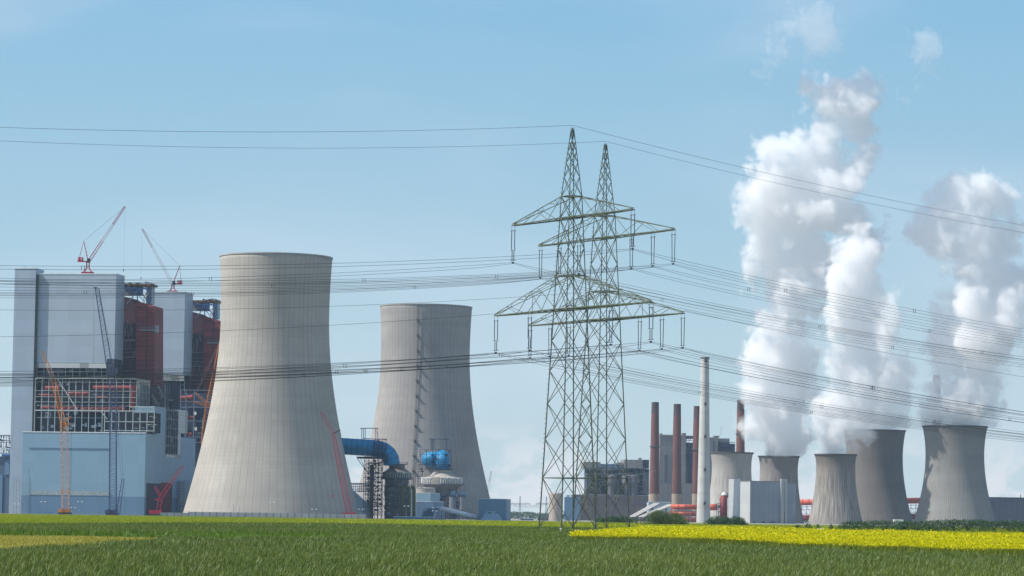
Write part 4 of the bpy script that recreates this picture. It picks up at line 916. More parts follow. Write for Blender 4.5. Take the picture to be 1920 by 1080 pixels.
b.bar(P(669, 853, 2089), P(722, 853, 2089), .12); b.bar(P(670, 860, 2090), P(686, 882, 2090), .3); b.bar(P(676, 860, 2090), P(685, 880, 2090), .2); b.build('railing', M['steel_navy'], t)
t = frame_tower(702, 724, 823, 868, 2076, 'small steel frame clasping the big blue duct where it bends', 3, 5, 3)
t = thing('steel_gantry', 'portal shaped gantry standing on top of the big blue duct', 'steel frame', tuple(P(692, 824, 2092))); b = MB()
for x in (678, 681.5, 685, 704, 707): b.bar(P(x, 803.5, 2092), P(x, 826, 2092), .24); b.bar(P(x, 803.5, 2098), P(x, 826, 2098), .2)
b.bar(P(675, 803, 2092), P(709.5, 803, 2092), .34); b.bar(P(680, 822, 2092), P(725, 824, 2092), .3); b.bar(P(707, 808, 2092), P(711, 824, 2092), .15)
for j in range(6): b.bar(P(678, 804 + j * 3.7, 2092), P(685, 804 + j * 3.7 + 3, 2092), .12)
b.build('portal', M['steel_navy'], t)
def vessel(cx, Y, rings, label, tophat, mat_low, mat_top, ww=.2):
    t = thing('absorber_vessel', label, 'absorber', tuple(P(cx, 940, Y).xy) + (0,)); k = Y / F
    c = (P(cx, 900, Y).x, Y, 0)
    zz = lambda y: P(cx, y, Y).z
    b = MB(); b.lathe(c, [(r * k, max(0, zz(y)) if y < 962 else 0) for r, y in rings], 40); b.build('insulated_shell', mat_low, t)
    b = MB(); b.lathe(c, [(r * k, zz(y)) for r, y in tophat], 40, True); b.build('cone_top', mat_top, t)
    return t, c, k, zz
def ringpipes(t, c, k, zz, r, y0, y1, n=18, mat='parapet', a0=180, a1=360, bm='insul_dark'):
    b = MB(); b.lathe(c, [((r - .6) * k, zz(y1 + .5)), ((r - .6) * k, zz(y0 - .5))], 40); b.build('ring_wall', M[bm], t)  # dark default puts shade behind the pipes into the wall colour
    b = MB()
    for i in range(n):
        a = R(a0 + (a1 - a0) * (i + .5) / n); e = R(3.2); rr = r * k
        q = lambda aa, z, o=0: Vector((c[0] + (rr + o) * math.cos(aa), c[1] + (rr + o) * math.sin(aa), z))
        m = (i % 3) * .8
        b.bar(q(a, zz(y1)), q(a, zz(y0 + m)), .34, 6); b.bar(q(a, zz(y0 + m)), q(a + e * 1.6, zz(y0 + m)), .34, 6)
        if i % 2: b.bar(q(a, zz(y0 + m), .3), q(a, zz(y0 + m), -4), .26, 6)
    b.build('ring_pipes', M[mat], t)
def gallery(t, c, k, zz, r, y, mat='steel_navy', n=36):
    b = MB(); rr = r * k
    b.lathe(c, [(rr - 1.5, zz(y) - .2), (rr, zz(y) - .2), (rr, zz(y) + .15), (rr - 1.5, zz(y) + .15), (rr - 1.5, zz(y) - .2)], n)
    for i in range(n):
        a = 2 * math.pi * i / n; x, yy = c[0] + rr * math.cos(a), c[1] + rr * math.sin(a); b.bar((x, yy, zz(y)), (x, yy, zz(y) + 1.3), .07)
        a2 = a + 2 * math.pi / n; b.bar((x, yy, zz(y) + 1.3), (c[0] + rr * math.cos(a2), c[1] + rr * math.sin(a2), zz(y) + 1.3), .07)
    b.build('gallery', M[mat], t)
# absorber 1
t, c, k, zz = vessel(744, 2106, [(22, 972), (22, 912), (21, 908), (23, 899)], 'dark insulated absorber vessel under the big blue duct', [(27, 899), (28, 893), (26, 886), (15, 878), (15, 871)], M['insul_dark'], M['insul_mid'])
ringpipes(t, c, k, zz, 27.5, 886, 896, 15, 'frame_light', 215, 355); gallery(t, c, k, zz, 30, 898.5); gallery(t, c, k, zz, 20, 870.5)
for yy in (912, 925, 938, 951): gallery(t, c, k, zz, 24.5, yy, 'steel_dark', 28)
b = MB(); r_ = random.Random(3)
for i in range(60):
    a = R(r_.uniform(185, 355)); z = r_.uniform(2, zz(905)); q = (c[0] + 22.8 * k * math.cos(a), c[1] + 22.8 * k * math.sin(a), z)
    if i % 3: b.bar(q, (q[0], q[1], z + r_.uniform(2, 8)), .2, 5)
    else: b.box(q[0] - 1, q[0] + 1, q[1] - .4, q[1] + .8, z, z + 1.2)
b.build('pipework', M['frame_grey'], t)
for x, y0, y1, rr in ((754, 912, 968, 1.0), (767, 914, 966, 1.15), (776.5, 914, 964, 1.2), (772, 916, 966, .6)):
    b = MB(); b.path(arc(P(x - 6, y0 + 1, 2086), P(x, y0 - 3, 2086), P(x, y0 + 6, 2086), 5) + [Vector((P(x, y1, 2086).x, 2086, .2))], rr, 10)
    tag(b.build('riser_pipe', M['olive'] if rr > .8 else M['galv'], origin=(P(x, 960, 2086).x, 2086, 0)), {754: 'faint olive riser pipe closest to the dark absorber vessel', 767: 'olive riser pipe left of the thin galvanised pipe', 776.5: 'olive riser pipe furthest right beside the blue blocks', 772: 'thin galvanised pipe between two olive riser pipes'}[x], 'pipe', 'riser pipes')
# absorber 2
t, c, k, zz = vessel(829, 2380, [(30, 972), (30, 926), (27, 918), (37, 909)], 'absorber vessel with tan cone top under the short blue elbow', [(38, 909), (38.2, 900), (34, 895.5), (24, 893), (16, 885), (16, 880)], M['insul_dark'], M['insul_tan'])
ringpipes(t, c, k, zz, 38.5, 896, 907, 9, 'parapet', 182, 238, 'insul_tan'); ringpipes(t, c, k, zz, 38.6, 896, 907, 14, 'parapet', 265, 352, 'insul_tan'); gallery(t, c, k, zz, 40.5, 909, 'steel_navy', 40); gallery(t, c, k, zz, 19, 881, 'steel_navy', 24)
b = MB()
for i in range(70):
    a = R(r_.uniform(185, 355)); z = r_.uniform(2, zz(925)); q = (c[0] + 31 * k * math.cos(a), c[1] + 31 * k * math.sin(a), z)
    if i % 2: b.bar(q, (q[0] + r_.uniform(-2, 2), q[1], z + r_.uniform(1, 6)), .25, 5)
    else: b.box(q[0] - 1.4, q[0] + 1.4, q[1] - .4, q[1] + .8, z, z + 1.2)
b.build('pipework', M['steel_navy'], t)
t = frame_tower(788, 846, 843, 880, 2372, 'steel frame cage around the short blue elbow duct', 5, 4, 26)
t = thing('steel_gantry', 'small portal gantry above the short blue elbow duct', 'steel frame', tuple(P(822, 842, 2376))); b = MB()
for x in (808.5, 811, 814, 837.5): b.bar(P(x, 823.5, 2376), P(x, 843, 2376), .26)
b.bar(P(803, 823, 2376), P(842, 823.5, 2376), .32)
for j in range(5): b.bar(P(809, 824 + j * 3.7, 2376), P(814, 827 + j * 3.7, 2376), .14); b.bar(P(814, 824 + j * 3.7, 2376), P(809, 827 + j * 3.7, 2376), .14)
b.build('portal', M['steel_navy'], t)
t = frame_tower(784, 792, 866, 964, 2400, 'slim steel stair tower left of the tan cone vessel', 1, 16, 6)
# silos
for x, lab in ((848.8, 'left'), (867, 'right')):
    c = (P(x, 940, 2330).x, 2330, 0); kk = 2330 / F; t = thing('silo', 'upright grey silo with boxy filter on top, %s one of two' % lab, 'silo', c, 'grey silos')
    b = MB(); b.lathe(c, [(1.2, P(x, 960, 2330).z + .5), (6.6 * kk, P(x, 956, 2330).z), (6.6 * kk, P(x, 931, 2330).z), (4 * kk, P(x, 929, 2330).z), (.1, P(x, 929, 2330).z)], 28); b.build('silo_shell', M['silo'], t)
    b = MB(); z0, z1 = P(x, 929, 2330).z, P(x, 922.5, 2330).z; b.box(c[0] - 1.8, c[0] + 1.8, 2328, 2332, z0, z1); b.box(c[0] - 1, c[0] + 2.4, 2328.5, 2331, z1, z1 + .7); b.box(c[0] + 2.3, c[0] + 3.3, 2328, 2331, z0 - 1, z0 + 1.5); b.build('filter_box', M['clad_lowblue'], t)
    b = MB()
    for a in (-2.2, 2.2):
        for q in (-2.2, 2.2): b.bar((c[0] + a, 2330 + q, 0), (c[0] + a, 2330 + q, P(x, 955, 2330).z), .2)
    b.build('leg', M['steel_navy'], t)
    gallery(t, c, kk, lambda y: P(x, y, 2330).z, 7.4, 930, 'steel_navy', 16)
# blue clad blocks, tan tank, conveyor, end building
def blk(name, label, x0, x1, y0, Y, dep, mat, deg=12, cat='building', parts=()):
    fr = Frame((x0 + x1) / 2, Y, deg); t = thing(name, label, cat, base(fr, (x0 + x1) / 2, 0)); b = MB(); fbox(b, fr, x0, x1, y0, 970, 0, dep); b.build('clad_wall', mat, t)
    u0, u1 = fr.uz(x0, 950, 0)[0], fr.uz(x1, 950, 0)[0]; z = fr.uz((x0 + x1) / 2, y0, 0)[1]
    b = MB(); b.box(u0 - .1, u1 + .1, -.12, dep + .1, z, z + .35, fr.T); b.build('roof_edge', M['parapet'], t); return t, fr, u0, u1, z
c = (P(797, 930, 2300).x, 2300, 0); tk = thing('storage_tank', 'round tan tank showing above the blue stepped blocks', 'tank', c); b = MB(); b.lathe(c, [(19 * 2300 / F, 0), (19 * 2300 / F, P(797, 916, 2300).z), (19 * 2300 / F - 1, P(797, 914.5, 2300).z), (.1, P(797, 914, 2300).z)], 40); b.build('tank_shell', M['insul_tan'], tk)
gallery(tk, c, 2300 / F, lambda y: P(797, y, 2300).z, 19.4, 916, 'frame_grey', 40)
blk('process_building', 'upper blue clad block in front of the tan tank', 780, 807, 925, 2170, 22, M['clad_blue'], 16)
blk('process_building', 'middle blue clad block below the tan tank', 780, 812, 941, 2120, 24, M['clad_lowblue'], 16)
blk('process_building', 'low blue clad block where the silver conveyor tube starts', 810, 821, 952, 2100, 16, M['clad_lowblue'], 16)
blk('process_building', 'long low blue shed in front of the dark absorber vessel', 738, 812, 969.5, 2040, 10, M['clad_lowblue'], 6)
t, fr, u0, u1, z = blk('transfer_building', 'blue clad building with sloping chute at the end of the silver tube', 897, 949, 936, 2080, 22, M['clad_midblue'], 8)
fbp = [fp(fr, 901, 972, -5), fp(fr, 912, 958.5, -.5), fp(fr, 931.5, 958.5, -.5), fp(fr, 944, 972, -5)]; fbp[0].z = 0; fbp[3].z = 0
b = MB(); q0, q3 = fp(fr, 901, 965, -.1), fp(fr, 944, 965, -.1); q0.z = q3.z = 0
b.add([fbp[0], fbp[1], fbp[2], fbp[3], q0, q3], [(3, 2, 1, 0), (0, 1, 4), (2, 3, 5)]); b.build('chute', M['clad_blue'], t)
b = MB()
for x in (914.5, 928): fbar(b, fr, x, 961, x + 6, 960.5, -1.6, .18); fbar(b, fr, x, 962.5, x + 6, 962, -1.9, .12)
b.build('chute_hatch', M['steel_dark'], t)
t = thing('conveyor_tube', 'silver tube conveyor sloping down to the blue end building', 'conveyor', tuple(P(860, 964, 2085)))
b = MB(); b.path([P(826, 953.5, 2085), P(860, 961.5, 2085), P(897, 971, 2085)], 1.75, 14); b.build('tube', M['galv'], t, True)
b = MB()
for i in range(9): x = 828 + i * 8; q = P(x, 956 + i * 2, 2086); b.bar((q.x, q.y, 0), q, .2); b.bar((q.x, q.y, .3), P(x + 8, 958 + i * 2, 2086), .12)
b.build('trestle', M['steel_navy'], t)
t = thing('pipe_bridge', 'pipe bridge full of small pipes left of the navy frame tower', 'pipe bridge', tuple(P(670, 910, 2150))); b = MB()
for y in (906, 908.5, 912, 915, 918, 921): b.bar(P(650, y, 2150), P(696, y + .6, 2150), .32 if y in (906, 921) else .22, 6)
for i in range(24): x = 652 + i * 1.9; b.bar(P(x, 906, 2151), P(x + (1.5 if i % 2 else -1.5), 921, 2151), .15)
b.build('pipes', M['steel_navy'], t)
b = MB()
for x in (660, 690): q = P(x, 921, 2151); b.bar((q.x, q.y, 0), q, .3)
b.build('support', M['steel_navy'], t)
b = MB(); q = [P(655, 917, 2130), P(662, 920, 2130), P(691, 946, 2130), P(691, 966, 2130), P(664, 966, 2130)]
for v in q[3:]: v.z = 0
b.prism(q, Vector((0, 18, 0))); tag(b.build('conveyor_housing', M['clad_lowblue'], origin=(q[0].x, 2130, 0)), 'blue sloping housing at the right foot of the largest cooling tower', 'housing')
# noise fence along the works boundary
t = thing('concrete_fence', 'pale panel fence along the field below the largest cooling tower', 'fence', (gx(510, 1660), 1660, 0))
def fy(px): return 1640 + (px - 300) * .12
b = MB(); xs = [300 + i * 13.3 for i in range(30)]
for i in range(29):
    a = Vector((gx(xs[i], fy(xs[i])), fy(xs[i]), 0)); c = Vector((gx(xs[i + 1], fy(xs[i + 1])), fy(xs[i + 1]), 0)); h = 2.75 if i > 3 else 2.2
    b.prism([a, c, c + Z * h, a + Z * h], Vector((0, .25, 0)))
b.build('fence_panel', flat('fence_pale', (.50, .50, .48), .8, 0, .15, .12), t)
for i in range(30):
    x = xs[i]; q = Vector((gx(x, fy(x)), fy(x), 0)); b = MB(); b.box(q.x - .16, q.x + .16, q.y - .3, q.y - .02, 0, 3.0 if i > 3 else 2.4); b.build('post', M['conc_dark'], t)
# lamp masts
for x, y, Y, lab in ((31, 945, 1900, 'by the scaffold stair'), (81, 941, 1900, 'left of the pale orange crane'), (137, 952, 1880, 'right of the pale orange crane, shorter'), (150, 941, 1900, 'between the pale orange and the navy crane'), (438, 947, 1850, 'before the left foot of the largest cooling tower'), (449, 953, 1850, 'shorter, second before the left foot of the largest cooling tower'), (510, 941.5, 1850, 'tall, before the middle of the largest cooling tower'), (589, 955, 1850, 'left of the slender red crane'), (677, 955, 1900, 'before the navy frame tower'), (717, 957, 1900, 'at the right end of the pale fence'), (762, 949, 1900, 'white twin heads before the dark absorber vessel'), (815, 958, 1950, 'before the low blue block')):
    q = P(x, y, Y); t = thing('lamp_mast', 'small floodlight mast ' + lab, 'lamp', (q.x, Y, 0), 'floodlight masts')
    b = MB(); b.bar((q.x, Y, 0), q, .12, 6, .07); b.bar(q - Vector((1.2, 0, 0)), q + Vector((1.2, 0, 0)), .07); b.build('pole', M['frame_grey'], t)
    for s_ in (-1.2, 1.2):
        b = MB(); b.box(q.x + s_ - .45, q.x + s_ + .45, Y - .5, Y + .3, q.z - .15, q.z + .3); b.build('lamp_head', M['lamp_white'], t)
# switchyard pylons far off
for x, yt, Y, lab in ((975, 930, 2700, 'tiny far lattice mast between the blue end building and the pylons'), (1024.5, 931, 2720, 'tiny far lattice mast beside the round tan silo')):
    c = Vector((P(x, 950, Y).x, Y, 0)); t = thing('switchyard_mast', lab, 'pylon', tuple(c)); z = P(x, yt, Y).z
    b = MB(); b.lattice(c, c + Z * z, 2.4, .5, 14, .2, .12); b.build('mast', M['frame_grey'], t)
    for yy, hw in ((944.5, 9), (967, 9)):
        zz_ = P(x, yy, Y).z; b = MB(); b.lattice(c + Vector((-hw, 0, zz_)), c + Vector((hw, 0, zz_)), .9, .9, 14, .12, .09)
        for i in range(5): b.bar(c + Vector((-hw + i * hw / 2, 0, zz_)), c + Vector((-hw + i * hw / 2, 0, zz_ - 1.8)), .14)
        b.build('crossarm', M['frame_grey'], t)
b = MB()
for yy in (944.5, 967):
    for kx in (-1, 0, 1):
        a, c = P(950 + 0 * kx, yy, 2700), P(1024, yy + .6, 2720); m = [a.lerp(c, i / 12) - Z * (4 * 2.2 * (i / 12) * (1 - i / 12)) + Z * kx * .8 for i in range(13)]; b.path(m, .07, 4)
tag(b.build('busbar_wires', M['wire'], origin=tuple(P(985, 950, 2700))), 'fine sagging wires between the tiny far lattice masts', 'wires')
blk('site_cabin', 'low pale blue cabin on the field edge left of the pylon feet', 976, 1000, 973.5, 2500, 6, M['clad_blue'], 2)
blk('site_cabin', 'low tan cabin beside the round tan silo', 1008, 1028, 971, 2500, 8, M['insul_tan'], 2)

# ================================================================ old power station on the right
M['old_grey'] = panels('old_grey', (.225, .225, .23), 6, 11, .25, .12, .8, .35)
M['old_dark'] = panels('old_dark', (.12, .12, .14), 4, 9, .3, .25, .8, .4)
M['old_brown'] = panels('old_brown', (.135, .115, .115), 6, 8, .3, .15, .8, .35)
M['white_conc'] = tower_mat('white_conc', (.60, .60, .57), 12, .05, .3, 12., .12, .3, 0, 0, 150)
M['brick'] = flat('chimney_brick', (.145, .062, .052), .9, 0, .25, .15, (1, 1, .25))
M['brick_soot'] = flat('chimney_soot', (.085, .055, .055), .9, 0, .3, .1)
def chimney(x, yt, yb, xb, r0, r1, Y, label, bands):
    k = Y / F; pt = P(x, yt, Y); c = (pt.x, Y, 0); H = pt.z; t = thing('chimney', label, 'chimney', c); zz = lambda y: max(0, P(x, y, Y).z)
    rr = lambda z: k * (r1 + (r0 - r1) * (z / H) ** .85)
    for (ya, yb_, nm, m) in bands:
        za, zb = zz(ya), zz(yb_) if yb_ < 985 else 0; b = MB(); pr = [(rr(zb + (za - zb) * i / 10), zb + (za - zb) * i / 10) for i in range(11)]
        if ya == yt: pr += [(rr(za) - .7, za), (rr(za) - .7, za - 3)]
        b.lathe(c, pr, 40); b.build(nm, M[m], t, False)
    return t, c, k, zz, rr
Yc = 3500
for x, yt, ring, lab in ((1228.6, 754, 837, 'leftmost red brown chimney of the old station'), (1270, 757.5, None, 'second red brown chimney from the left'), (1307.6, 761.5, 843, 'red brown chimney partly hidden by the white chimney'), (1389, 750, 814, 'red brown chimney beside the left steam column')):
    t, c, k, zz, rr = chimney(x, yt, 942, x, 6.8, 10.6, Yc, lab, [(yt, yt + 22, 'soot_crown', 'brick_soot'), (yt + 22, 926, 'brick_shaft', 'brick'), (926, 990, 'concrete_base', 'conc_tan')])
    if ring: b = MB(); b.lathe(c, [(rr(zz(ring)), zz(ring) - 1), (rr(zz(ring)) + 1, zz(ring) - .6), (rr(zz(ring)) + 1, zz(ring) + .5), (rr(zz(ring)), zz(ring) + .9)], 32); b.build('ring_gallery', M['steel_dark'], t)
t, c, k, zz, rr = chimney(1321.8, 670, 985, 1319, 7.6, 13.2, 2750, 'tall slim white chimney in front of the old station', [(670, 990, 'shaft', 'white_conc')])
b = MB(); b.lathe(c, [(rr(zz(671)), zz(673)), (rr(zz(671)) + .5, zz(672)), (rr(zz(671)) + .5, zz(669.6)), (rr(zz(671)) - .6, zz(669.6))], 40); b.build('rim', M['conc_dark'], t)
for y in (676, 757, 818, 880, 943):
    b = MB(); a = R(-84); z = zz(y); q = Vector((c[0] + (rr(z) + .6) * math.cos(a), c[1] + (rr(z) + .6) * math.sin(a), z)); b.box(q.x - .9, q.x + .9, q.y - .7, q.y + .6, z - 1.1, z + 1.1); b.box(q.x - 1.3, q.x + 1.3, q.y - 1, q.y + .6, z - 1.4, z - 1.15); b.build('warning_light', M['steel_dark'], t)
b = MB(); a = R(-84)
for i in range(60): z0, z1 = 146 * i / 60, 146 * (i + 1) / 60; b.bar((c[0] + (rr(z0) + .3) * math.cos(a), c[1] + (rr(z0) + .3) * math.sin(a), z0), (c[0] + (rr(z1) + .3) * math.cos(a), c[1] + (rr(z1) + .3) * math.sin(a), z1), .18)
b.build('ladder', M['frame_grey'], t)
chimney(1756.5, 703, 985, 1756, 7, 9, 3750, 'dim grey stack top showing left of the rightmost steam column', [(703, 990, 'shaft', 'old_grey')])
S = Frame(1262, 3620, -6)
def old_house(label, x0, x1, y0, Yf, dep, mat, extra=()):
    t = thing('old_boiler_house', label, 'building', base(Yf, (x0 + x1) / 2, 0)); b = MB(); fbox(b, Yf, x0, x1, y0, 975, 0, dep); b.build('concrete_wall', mat, t)
    for (nm, m, xa, xb, ya, yb, wa_, wb_) in extra: b = MB(); fbox(b, Yf, xa, xb, ya, yb, wa_, wb_); b.build(nm, M[m], t)
    return t
t = old_house('old grey boiler house behind the first two red brown chimneys', 1236, 1278, 816, S, 40, M['old_grey'],
    [('window_strip', 'old_dark', 1246, 1252, 853, 903, -.6, -.02), ('cornice', 'conc', 1235.6, 1278.4, 815, 817, -.5, -.02), ('roof_box', 'old_grey', 1238, 1242, 812.5, 816, 5, 12), ('roof_box', 'old_grey', 1278.6, 1285.6, 812, 975, -1.4, 30), ('side_wall', 'old_grey', 1236, 1302, 906, 975, -8, -1.5), ('shaded_recess', 'old_dark', 1286, 1312, 830, 906, 3, 30), ('top_wall', 'old_grey', 1288, 1312, 817, 822, 4, 30)])  # recess shade is painted in with the darker wall colour
b = MB(); r_ = random.Random(9)
for i in range(5): fbar(b, S, 1286, 820 + i * 6, 1312, 820 + i * 6, 2, .4)
for i in range(14): x = r_.uniform(1286, 1310); y = r_.uniform(818, 850); fbar(b, S, x, y, x + r_.uniform(-5, 5), y + r_.uniform(3, 12), 1.6, .35)
fbox(b, S, 1287, 1306, 851, 854, .2, 2.8); b.build('steelwork', M['steel_navy'], t)
b = MB(); b.prism([fp(S, 1288, 855, 1), fp(S, 1304, 855, 1), fp(S, 1298, 870, 1), fp(S, 1298, 906, 1), fp(S, 1293, 906, 1), fp(S, 1293, 870, 1)], S.n * 1.5); b.build('hopper', M['steel_navy'], t)
t = old_house('old grey boiler house right of the white chimney', 1327, 1346, 820, S, 40, M['old_grey'],
    [('roof_box', 'old_grey', 1339, 1349, 817, 820, 4, 16), ('wall', 'old_grey', 1346.2, 1368, 822, 832, 4, 36), ('shaded_recess', 'old_dark', 1346.2, 1378, 832, 900, 6, 34), ('vertical_slot', 'old_dark', 1336.5, 1339.5, 826, 850, -.5, -.02)])  # here too the recess is painted dark in place of shade
b = MB()
for i in range(5): fbar(b, S, 1346, 829 + i * 4.3, 1379, 829 + i * 4.3, 3, .4)
for i in range(12): x = 1348 + i * 2.6; fbar(b, S, x, 829, x + r_.uniform(-3, 3), 847, 2.6, .3)
fbox(b, S, 1350, 1372, 834, 838, 1, 2.5); b.build('steelwork', M['steel_navy'], t)
b = MB(); fbar(b, S, 1352, 817, 1352, 799, 8, .2); b.build('aerial', M['steel_dark'], t)
S2 = Frame(1150, 3350, -4); S = S2
t = thing('old_coal_plant', 'dark cluttered old plant behind the lattice pylon legs', 'building', base(S2, 1150, 0))
b = MB(); fbox(b, S2, 1078, 1216, 928, 975, 0, 50); b.build('brown_base', M['old_brown'], t)
b = MB(); fbox(b, S2, 1170, 1205, 862, 878, 4, 40); fbox(b, S2, 1198, 1203, 858.5, 862, 8, 16); b.build('roof_block', M['old_grey'], t)
b = MB(); fbox(b, S2, 1094, 1126, 866, 878, 8, 40); fbox(b, S2, 1157, 1168, 867, 872, 6, 30); b.build('roof_block', M['old_grey'], t)
b = MB(); fbox(b, S2, 1126.2, 1169.8, 870, 878, 10, 38); b.build('roof_block', M['clad_lowblue'], t)
b = MB(); fbox(b, S2, 1100, 1217, 878.2, 927.6, 12, 40); fbox(b, S2, 1205.5, 1217, 862, 878, 8, 40); b.build('shaded_mass', flat('plant_dark', (.045, .05, .07), .9, 0, .5, .08), t)  # dark bluish mass, shadows among the clutter painted as colour
b = MB()
for x, y0, y1 in ((1112, 884, 920), (1128, 880, 900), (1176, 885, 912), (1190, 882, 927), (1150, 900, 927), (1205, 885, 927)): b = MB(); fbox(b, S2, x, x + r_.uniform(6, 12), y0, y1, 8, 11); b.build('bunker', M['old_dark'], t)
b = MB()
for i in range(70):
    x = r_.uniform(1096, 1212); y = r_.uniform(870, 925)
    if i % 2: fbar(b, S2, x, y, x + r_.uniform(4, 22), y + r_.uniform(-4, 4), 5, .35)
    else: fbar(b, S2, x, y, x, y + r_.uniform(5, 20), 5.5, .3)
for i in range(3): fbar(b, S2, 1094, 880 + i * 9, 1180, 880 + i * 9, 4.5, .4)
b.build('steelwork', M['frame_grey'], t)
b = MB()
for xx in (1146, 1176, 1188):
    q = fp(S2, xx, 910, 4); b.lathe((q.x, q.y, 0), [(3.6, fp(S2, xx, 930, 4).z), (3.6, fp(S2, xx, 912, 4).z), (6, fp(S2, xx, 905, 4).z), (6, fp(S2, xx, 892, 4).z), (.1, fp(S2, xx, 890, 4).z)], 16)
b.build('hopper', M['old_dark'], t)
b = MB()
for x in (1150, 1166, 1184, 1200): fbox(b, S2, x, x + 8, 936, 944, -.3, -.02)
b.build('window_band', M['old_dark'], t)
c = (P(1042, 950, 2450).x, 2450, 0); t = thing('silo', 'squat round tan silo seen through the nearer pylon feet', 'silo', c); b = MB(); b.lathe(c, [(12.6 * 2450 / F, 0), (12.6 * 2450 / F, P(1042, 926, 2450).z), (12 * 2450 / F, P(1042, 924.5, 2450).z), (.1, P(1042, 924, 2450).z)], 36); b.build('silo_shell', panels('tan_silo', (.42, .36, .32), 3, 6, .15), t)
b = MB(); b.bar(P(1046, 924, 2448), P(1054, 914, 2448), .5); b.build('roof_chute', M['parapet'], t)
old_house('blue grey shed between the tan silo and the old coal plant', 1058, 1086, 932, Frame(1072, 2900, 4), 30, M['clad_lowblue'], [('roof_box', 'clad_grey', 1062, 1068, 928, 932, 3, 9)])
# sloping concrete galleries
for (xa, ya, xb, yb, lab) in ((1180, 976, 1226, 948, 'left of two sloping concrete conveyor galleries'), (1196, 977, 1253, 950, 'right of two sloping concrete conveyor galleries')):
    a, c_ = P(xa, ya, 3050), P(xb, yb, 3080); a.z = max(a.z, 1); w_ = Vector((5.5, 0, 0)); t = thing('conveyor_gallery', lab, 'conveyor', (a.x, a.y, 0), 'concrete galleries')
    b = MB(); b.prism([a, a + Z * 3.4, c_ + Z * 2.2, c_ - Z * 1.2], Vector((.5, 7, 0))); b.prism([a + Z * 3.42, c_ + Z * 2.22, c_ + Z * 2.22 + w_, a + Z * 3.42 + w_], Vector((0, 6, .4))); b.build('gallery_body', M['conc'], t)
    b = MB()
    for f in (.3, .6, .9): q = a.lerp(c_, f); b.box(q.x, q.x + 2, q.y + 1, q.y + 4, 0, q.z)
    b.build('support', M['conc_dark'], t)
old_house('low white building at the head of the concrete galleries', 1216, 1258, 942, Frame(1237, 3120, -4), 16, M['clad_grey'], [('roof_edge', 'parapet', 1216, 1258, 941, 942.2, -.4, -.02)])
# red ducts
M['duct_red'] = flat('duct_red', (.46, .09, .05), .55, 0, .2, .15)
M['duct_red2'] = flat('duct_red_dark', (.20, .035, .03), .6, 0, .2, .15)
def rduct(pts, r, label, mat='duct_red', group=None):
    o_ = thing('red_duct', label, 'duct', tuple(pts[0]), group); b = MB(); b.path(pts, r, 20); b.build('tube', M[mat], o_, True)
    tot = sum((Vector(pts[i + 1]) - Vector(pts[i])).length for i in range(len(pts) - 1)); d = (Vector(pts[1]) - Vector(pts[0])).normalized(); L0 = (Vector(pts[1]) - Vector(pts[0])).length
    for i in range(1, int(L0 / 7)): q = Vector(pts[0]) + d * 7 * i; b = MB(); b.path([q - d * .25, q + d * .25], r + .2, 20); b.build('joint_ring', M['duct_red2'], o_)
    return o_
Yr = 2900
for (x0, x1, y, lab) in ((1258, 1318, 950, 'top one of three stacked red ducts left of the white chimney'), (1256, 1318, 962.5, 'middle one of three stacked red ducts left of the white chimney'), (1263, 1318, 974.5, 'bottom one of three stacked red ducts left of the white chimney')):
    rduct([P(x0, y, Yr), P(x1, y + .8, Yr)], 4.6 * Yr / F, lab, 'duct_red', 'stacked red ducts')
t = thing('pipe_rack', 'pale grey steel rack around the three stacked red ducts', 'pipe rack', (P(1285, 960, Yr).x, Yr - 4, 0)); b = MB()
for x in (1250, 1258, 1270, 1282, 1294, 1305):
    q = P(x, 956, Yr - 3.4); b.bar((q.x, q.y, 0), q, .28)
    for y in (956.5, 968.5): b.bar(P(x, y, Yr - 3.4), P(x + 11, y + .2, Yr - 3.4), .22)
    b.bar((q.x, q.y, .5), P(x + 11, 968, Yr - 3.4), .16); b.bar(P(x, 968, Yr - 3.4), P(x + 11, 957, Yr - 3.4), .14)
b.build('steel_frame', M['frame_grey'], t)
rduct([P(1326, 951, 2960), P(1345, 951, 2960)], 6 * 2960 / F, 'short red duct end just right of the white chimney')
rduct([P(1356.5, 980, 2870), P(1356.5, 935, 2870), P(1359, 929, 2880)], 7 * 2870 / F, 'upright red duct between the white chimney and the grey panelled hall', 'duct_red2')
c = P(1358, 927, 2872); b = MB(); b.lathe((c.x, c.y, 0), [(5.5 * 2872 / F, P(1358, 929, 2872).z), (5.5 * 2872 / F, c.z), (3.5 * 2872 / F, c.z + 1.6), (.1, c.z + 2.2)], 20); tag(b.build('duct_cap', M['parapet'], origin=tuple(c)), 'pale round cap above the upright red duct', 'cap')
frame_tower(1343, 1352, 944, 976, 2850, 'dark steel stair frame beside the upright red duct', 2, 8, 8)
rduct([P(1493, 942, 3480), P(1730, 938.5, 3480)], 5.4 * 3480 / F, 'long upper red duct seen in the gaps between the old cooling towers')
rduct([P(1493, 971, 3480), P(1730, 968, 3480)], 5.2 * 3480 / F, 'long lower red duct seen in the gaps between the old cooling towers', 'duct_red2')
t = thing('pipe_rack', 'steel trestle between the two long red ducts', 'pipe rack', (P(1600, 960, 3480).x, 3480, 0)); b = MB()
for i in range(26): x = 1494 + i * 9.3; q = P(x, 945, 3476); b.bar((q.x, q.y, 0), q, .35); b.bar(P(x, 950, 3475), P(x + 9, 964, 3475), .2)
for y in (950, 956, 964): b.bar(P(1494, y, 3475), P(1728, y - 3, 3475), .3)
b.build('steel_frame', M['steel_navy'], t)
